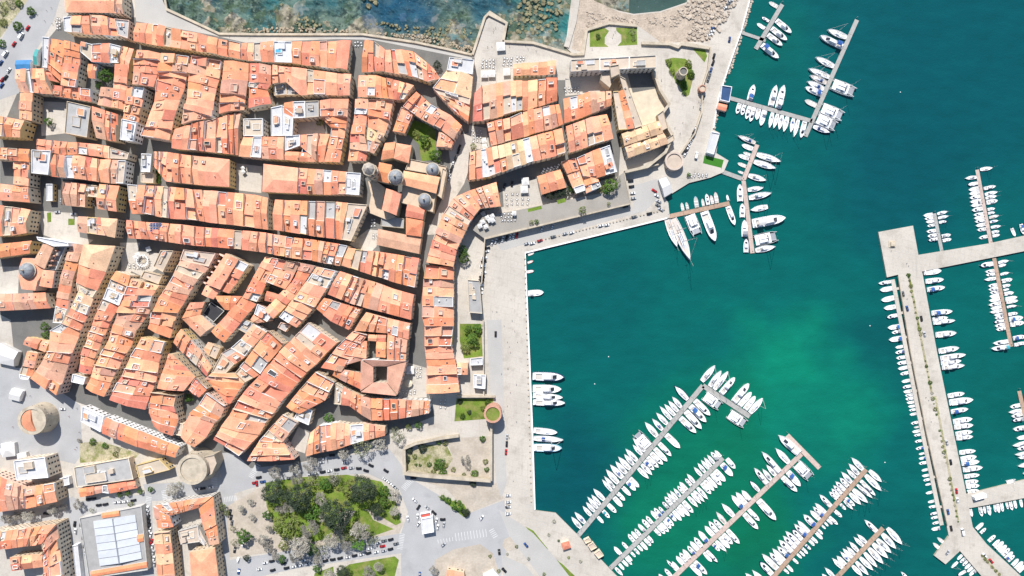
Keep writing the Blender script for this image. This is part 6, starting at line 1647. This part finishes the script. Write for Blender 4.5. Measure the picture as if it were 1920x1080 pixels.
# huts and kiosks
def hut(name, quad, h, t, tm, wm, label, cat):
    c = pts(quad); x = sum(p[0] for p in c)/4; y = sum(p[1] for p in c)/4
    r_ = empty(name, tuple(W(x, y, 0))); tag(r_, label, cat); block(r_, quad, h, t, tm, wm)
    p0, p1 = [W(*c[k], h)-r_.location for k in (0, 1)]
    return r_
TEALG = mat('teal_awning', (.05, .28, .27), rough=.6); BLUEA = mat('blue_awning', (.05, .20, .42), rough=.6)
hut('event_tent', '905 1078 925 1068 940 1085 915 1100', 3, 'h', CANVAS, CANVAS, 'white tent at the bottom edge beside the road', 'tent')
hut('quay_hut', '1347 193 1364 197 1361 209 1344 204', 3, 'g', TILE['r'], WALLS[5], 'red roofed hut at the foot of the upper pontoon', 'hut')
hut('quay_hut', '1353 160 1372 163 1367 192 1350 188', 3, 'f', mat('blue_roof_felt', (.03, .07, .16)), WALLS[2], 'blue flat roofed hut beside the red quay hut', 'hut')
hut('boat_shed', '1334 247 1349 250 1338 290 1325 286', 4, 'f', FLAT['w'], WALLS[2], 'long white flat roofed shed on the harbour road', 'shed')
hut('marquee', '1235 337 1249 332 1262 360 1246 370', 4, 'g', CANVAS, CANVAS, 'cream marquee tent on the quay corner', 'marquee')
hut('kiosk', '1052 1018 1066 1014 1071 1027 1056 1032', 3, 'h', TILE['r'], WALLS[0], 'small red roofed kiosk on the lower quay', 'kiosk')
hut('fuel_station', '790 972 811 968 814 997 792 1001', 5, 'f', FLAT['w'], WALLS[2], 'white flat canopy of the fuel station on the junction', 'fuel station')
hut('fuel_shop', '787 964 808 960 809 967 789 971', 3, 'f', mat('red_roof_trim', (.45, .08, .06)), WALLS[2], 'red trimmed shop of the fuel station', 'shop')
hut('shelter', '1 832 27 828 29 854 4 857', 3.2, 'g', CANVAS, CANVAS, 'white canopy near the left edge above the white topped block', 'shelter') if False else None
hut('awning_stall', '29 113 58 112 58 130 30 131', 3, 'g', BLUEA, WALLS[2], 'blue glass topped stall by the top left road', 'stall')
hut('awning_stall', '66 92 73 93 70 122 63 121', 3, 'g', TEALG, WALLS[2], 'teal awning stall beside the white arcade', 'stall')
hut('cafe_tent', '1 832 27 830 29 855 4 858', 3.4, 'h', CANVAS, CANVAS, 'large white cafe tent at the left edge below the square', 'tent')
hut('cafe_tent', '31 851 49 848 51 863 33 866', 3.2, 'h', CANVAS, CANVAS, 'smaller white cafe tent next to the large one', 'tent')
hut('stage_truck', '0 643 34 660 26 687 -8 680', 4.5, 'g', CANVAS, CANVAS, 'cream round topped event tent at the left edge', 'tent')
hut('market_stand', '22 728 43 733 36 753 16 748', 3, 'g', CANVAS, WALLS[2], 'white market stand on the left square', 'stand')
hut('market_stand', '112 897 130 893 132 908 115 912', 3, 'f', FLAT['w'], WALLS[2], 'white kiosk roof beside the windowed block', 'kiosk')
hut('market_stand', '137 1022 147 1020 154 1085 144 1088', 3.5, 'f', FLAT['w'], WALLS[2], 'long narrow white canopy beside the bottom left corner block', 'canopy')
hut('site_cabin', '1826 932 1848 925 1849 932 1828 938', 3, 'f', WHITE, WHITE, 'white long cabin on the lower mole arm', 'cabin')
hut('floating_office', '1094 1012 1104 1007 1109 1014 1098 1019', 2.2, 'f', FLAT['f'], WALLS[0], 'first of three cream floating cabins by the quay', 'cabin')
hut('floating_office', '1102 1022 1112 1016 1119 1026 1108 1032', 2.2, 'f', FLAT['f'], WALLS[0], 'middle of three cream floating cabins by the quay', 'cabin')
hut('floating_office', '1114 1037 1124 1030 1132 1041 1122 1047', 2.2, 'f', FLAT['f'], WALLS[0], 'last of three cream floating cabins by the quay', 'cabin')
# monument on the mole head, ring pergola
b = MB(); p = W(1672, 458); b.box(-2.6, 2.6, -2.6, 2.6, .3, .9, 0, .2); b.box(-1.7, 1.7, -1.7, 1.7, .9, 2.2, 0, .2); tag(b.build('monument_base', STONE, None, (p.x, p.y, 0)), 'square stone plinth on the mole head', 'plinth')
rg = empty('ring_pergola', tuple(W(270, 489, 0))); tag(rg, 'round white pergola in the ring garden', 'pergola')
for k in range(16):
    a = 2*math.pi*k/16; b = MB(); b.tube((4.2*math.cos(a), 4.2*math.sin(a), 0), (4.2*math.cos(a), 4.2*math.sin(a), 2.6), .12); b.tube((2.6*math.cos(a), 2.6*math.sin(a), 2.6), (5.4*math.cos(a), 5.4*math.sin(a), 2.6), .14, n=4); b.build('rafter', WHITE, rg)
b = MB(); b.lathe([(3.9, 2.45), (4.4, 2.45), (4.4, 2.7), (3.9, 2.7), (3.9, 2.45)], 24); b.build('ring_beam', WHITE, rg)
b = MB(); b.lathe([(1.7, 0), (1.7, .7), (1.4, .7), (1.4, .4), (0.01, .4)], 16); b.build('planter', STONE, rg)
# road paint: zebra crossings and hatched areas
def zebra(x, y, ang, n, w, l, label, step=1.25):
    root = empty('zebra_crossing', tuple(W(x, y, 0))); root.location.z = .034; root.rotation_euler = (0, 0, RAD(ang)); tag(root, label, 'zebra crossing', 'road markings')
    for i in range(n):
        b = MB(); xx = (i-(n-1)/2)*step; b.box(xx-w/2, xx+w/2, -l/2, l/2, 0, .006); b.build('stripe', LINE, root)
for z_ in ((402, 906, 95, 7, .55, 4.5, 'zebra crossing right of the massive keep'), (476, 885, 60, 8, .55, 4.0, 'zebra crossing at the left end of the park road'), (481, 877, 60, 5, .55, 4.0, 'short zebra crossing by the pointed corner house'), (764, 908, 50, 8, .55, 4.5, 'zebra crossing at the upper right park corner'),
           (752, 1015, 80, 10, .55, 4.0, 'zebra crossing at the lower right park corner'), (278, 940, 80, 6, .55, 4.0, 'zebra crossing above the market hall corner'), (432, 935, 10, 8, .55, 4.0, 'zebra crossing left of the park'), (308, 928, 100, 6, .55, 3.5, 'zebra crossing by the bare street trees')):
    zebra(*z_)
zebra(883, 1003, 8, 11, .55, 6.0, 'broad hatched island markings on the junction', 2.3); zebra(835, 1013, 10, 6, .5, 3.0, 'smaller hatched markings below the fuel station', 2.2); zebra(925, 1000, 120, 5, .6, 4, 'slanting hatched markings by the quay road', 1.5)
# bollards and planters along the quay edge
b = MB(); b.lathe([(.4, 0), (.45, .55), (.3, .6), (.3, .5), (0.01, .5)], 8, 0); BOLL = b.mesh('bollard', [STONE])
def bollards(desc, x0, y0, x1, y1, n):
    for i in range(n):
        p = W(x0+(x1-x0)*i/(n-1), y0+(y1-y0)*i/(n-1)); tag(obj('bollard', BOLL, None, (p.x, p.y, .01), 0, 1.3), f'round stone bollard, {nth(i+1)} {desc}', 'bollard', 'bollards '+desc[:40])
bollards('from the left along the slanting quay', 985, 457, 1245, 393, 42)
bollards('from the top along the wide quay edge', 984, 485, 996, 940, 40)
# people: one continuous low figure, clothed
def person_mesh(top, leg):
    me = bpy.data.meshes.new('p'); jo = [(0, 0, .95), (0, 0, 1.25), (0, 0, 1.45), (0, 0, 1.6), (0, 0, 1.74), (.1, .02, .9), (.12, .12, .5), (.12, .05, .06), (.12, .16, .03), (-.1, 0, .9), (-.12, -.06, .5), (-.12, -.2, .08), (-.12, -.1, .03), (.2, 0, 1.42), (.25, -.06, 1.15), (.24, .06, .92), (-.2, 0, 1.42), (-.25, .08, 1.15), (-.24, .16, .95)]
    ed = [(0, 1), (1, 2), (2, 3), (3, 4), (0, 5), (5, 6), (6, 7), (7, 8), (0, 9), (9, 10), (10, 11), (11, 12), (2, 13), (13, 14), (14, 15), (2, 16), (16, 17), (17, 18)]
    ra = [.15, .14, .15, .06, .11, .11, .075, .05, .04, .11, .075, .05, .04, .07, .05, .035, .07, .05, .035]
    me.from_pydata(jo, ed, []); o = bpy.data.objects.new('p', me); COL.link(o)
    o.modifiers.new('s', 'SKIN'); sv = me.skin_vertices[0].data
    for i, r in enumerate(ra): sv[i].radius = (r, r*.8)
    sv[0].use_root = True
    o.modifiers.new('u', 'SUBSURF').levels = 1
    dg = bpy.context.evaluated_depsgraph_get(); out = bpy.data.meshes.new_from_object(o.evaluated_get(dg))
    bpy.data.objects.remove(o); bpy.data.meshes.remove(me)
    out.materials.clear()
    for m in (SKIN, top, leg, HAIR): out.materials.append(m)
    for p in out.polygons:
        z = p.center.z; p.material_index = 2 if z < .98 and abs(p.center.x) < .2 else (3 if z > 1.74 else (0 if z > 1.5 or (abs(p.center.x) > .2 and z < 1.1) else 1))
    return out
SKIN = mat('skin', (.45, .28, .2)); HAIR = mat('hair', (.03, .02, .015))
CL = [mat('cloth_dark', (.03, .03, .04)), mat('cloth_navy', (.03, .05, .12)), mat('cloth_white', (.6, .6, .6)), mat('cloth_red', (.35, .05, .05)), mat('cloth_grey', (.15, .15, .16))]
PERS = [(person_mesh(CL[a], CL[b_]), w) for a, b_, w in ((0, 1, 'in black top and navy trousers'), (2, 0, 'in white top and black trousers'), (3, 4, 'in red top and grey trousers'), (4, 0, 'in grey top and black trousers'))]
def people(desc, text):
    for i, (x, y) in enumerate(sorted(pts(text), key=lambda q: q[1])):
        p = W(x, y); me, w = PERS[(i+int(x)) % 4]
        o = obj('person', me, None, (p.x, p.y, .03), random.uniform(0, 6.28)); tag(o, f'person {w}, {nth(i+1)} from the top {desc}', 'person', 'people '+desc)
people('on the wide quay', '923 583 931 583 945 610 955 649 951 640 960 600 952 690 958 560 965 620 940 700 957 735 951 760 968 720 944 770 968 790 955 820 950 850 962 900 957 660 970 640')
people('on the bastion terrace', '926 55 925 60 929 52 914 88 922 87 955 87 985 85 990 92 1005 95 1150 65 1148 70 1153 60 1110 92 1260 145 1252 188 1250 200 1240 150')
people('on the upper left promenade', '88 20 97 15 85 40 378 52 372 48 99 45 105 40 430 68')
people('near the left square', '50 740 58 742 25 800 145 765 130 780 150 810 145 838 142 842 110 700')
people('by the mole head', '1699 494 1703 498 1670 470 1735 745 1740 750 1745 790 1700 560')
people('on the fort ramp', '1275 250 1265 240 1280 230 1262 250 1300 200 1310 190')
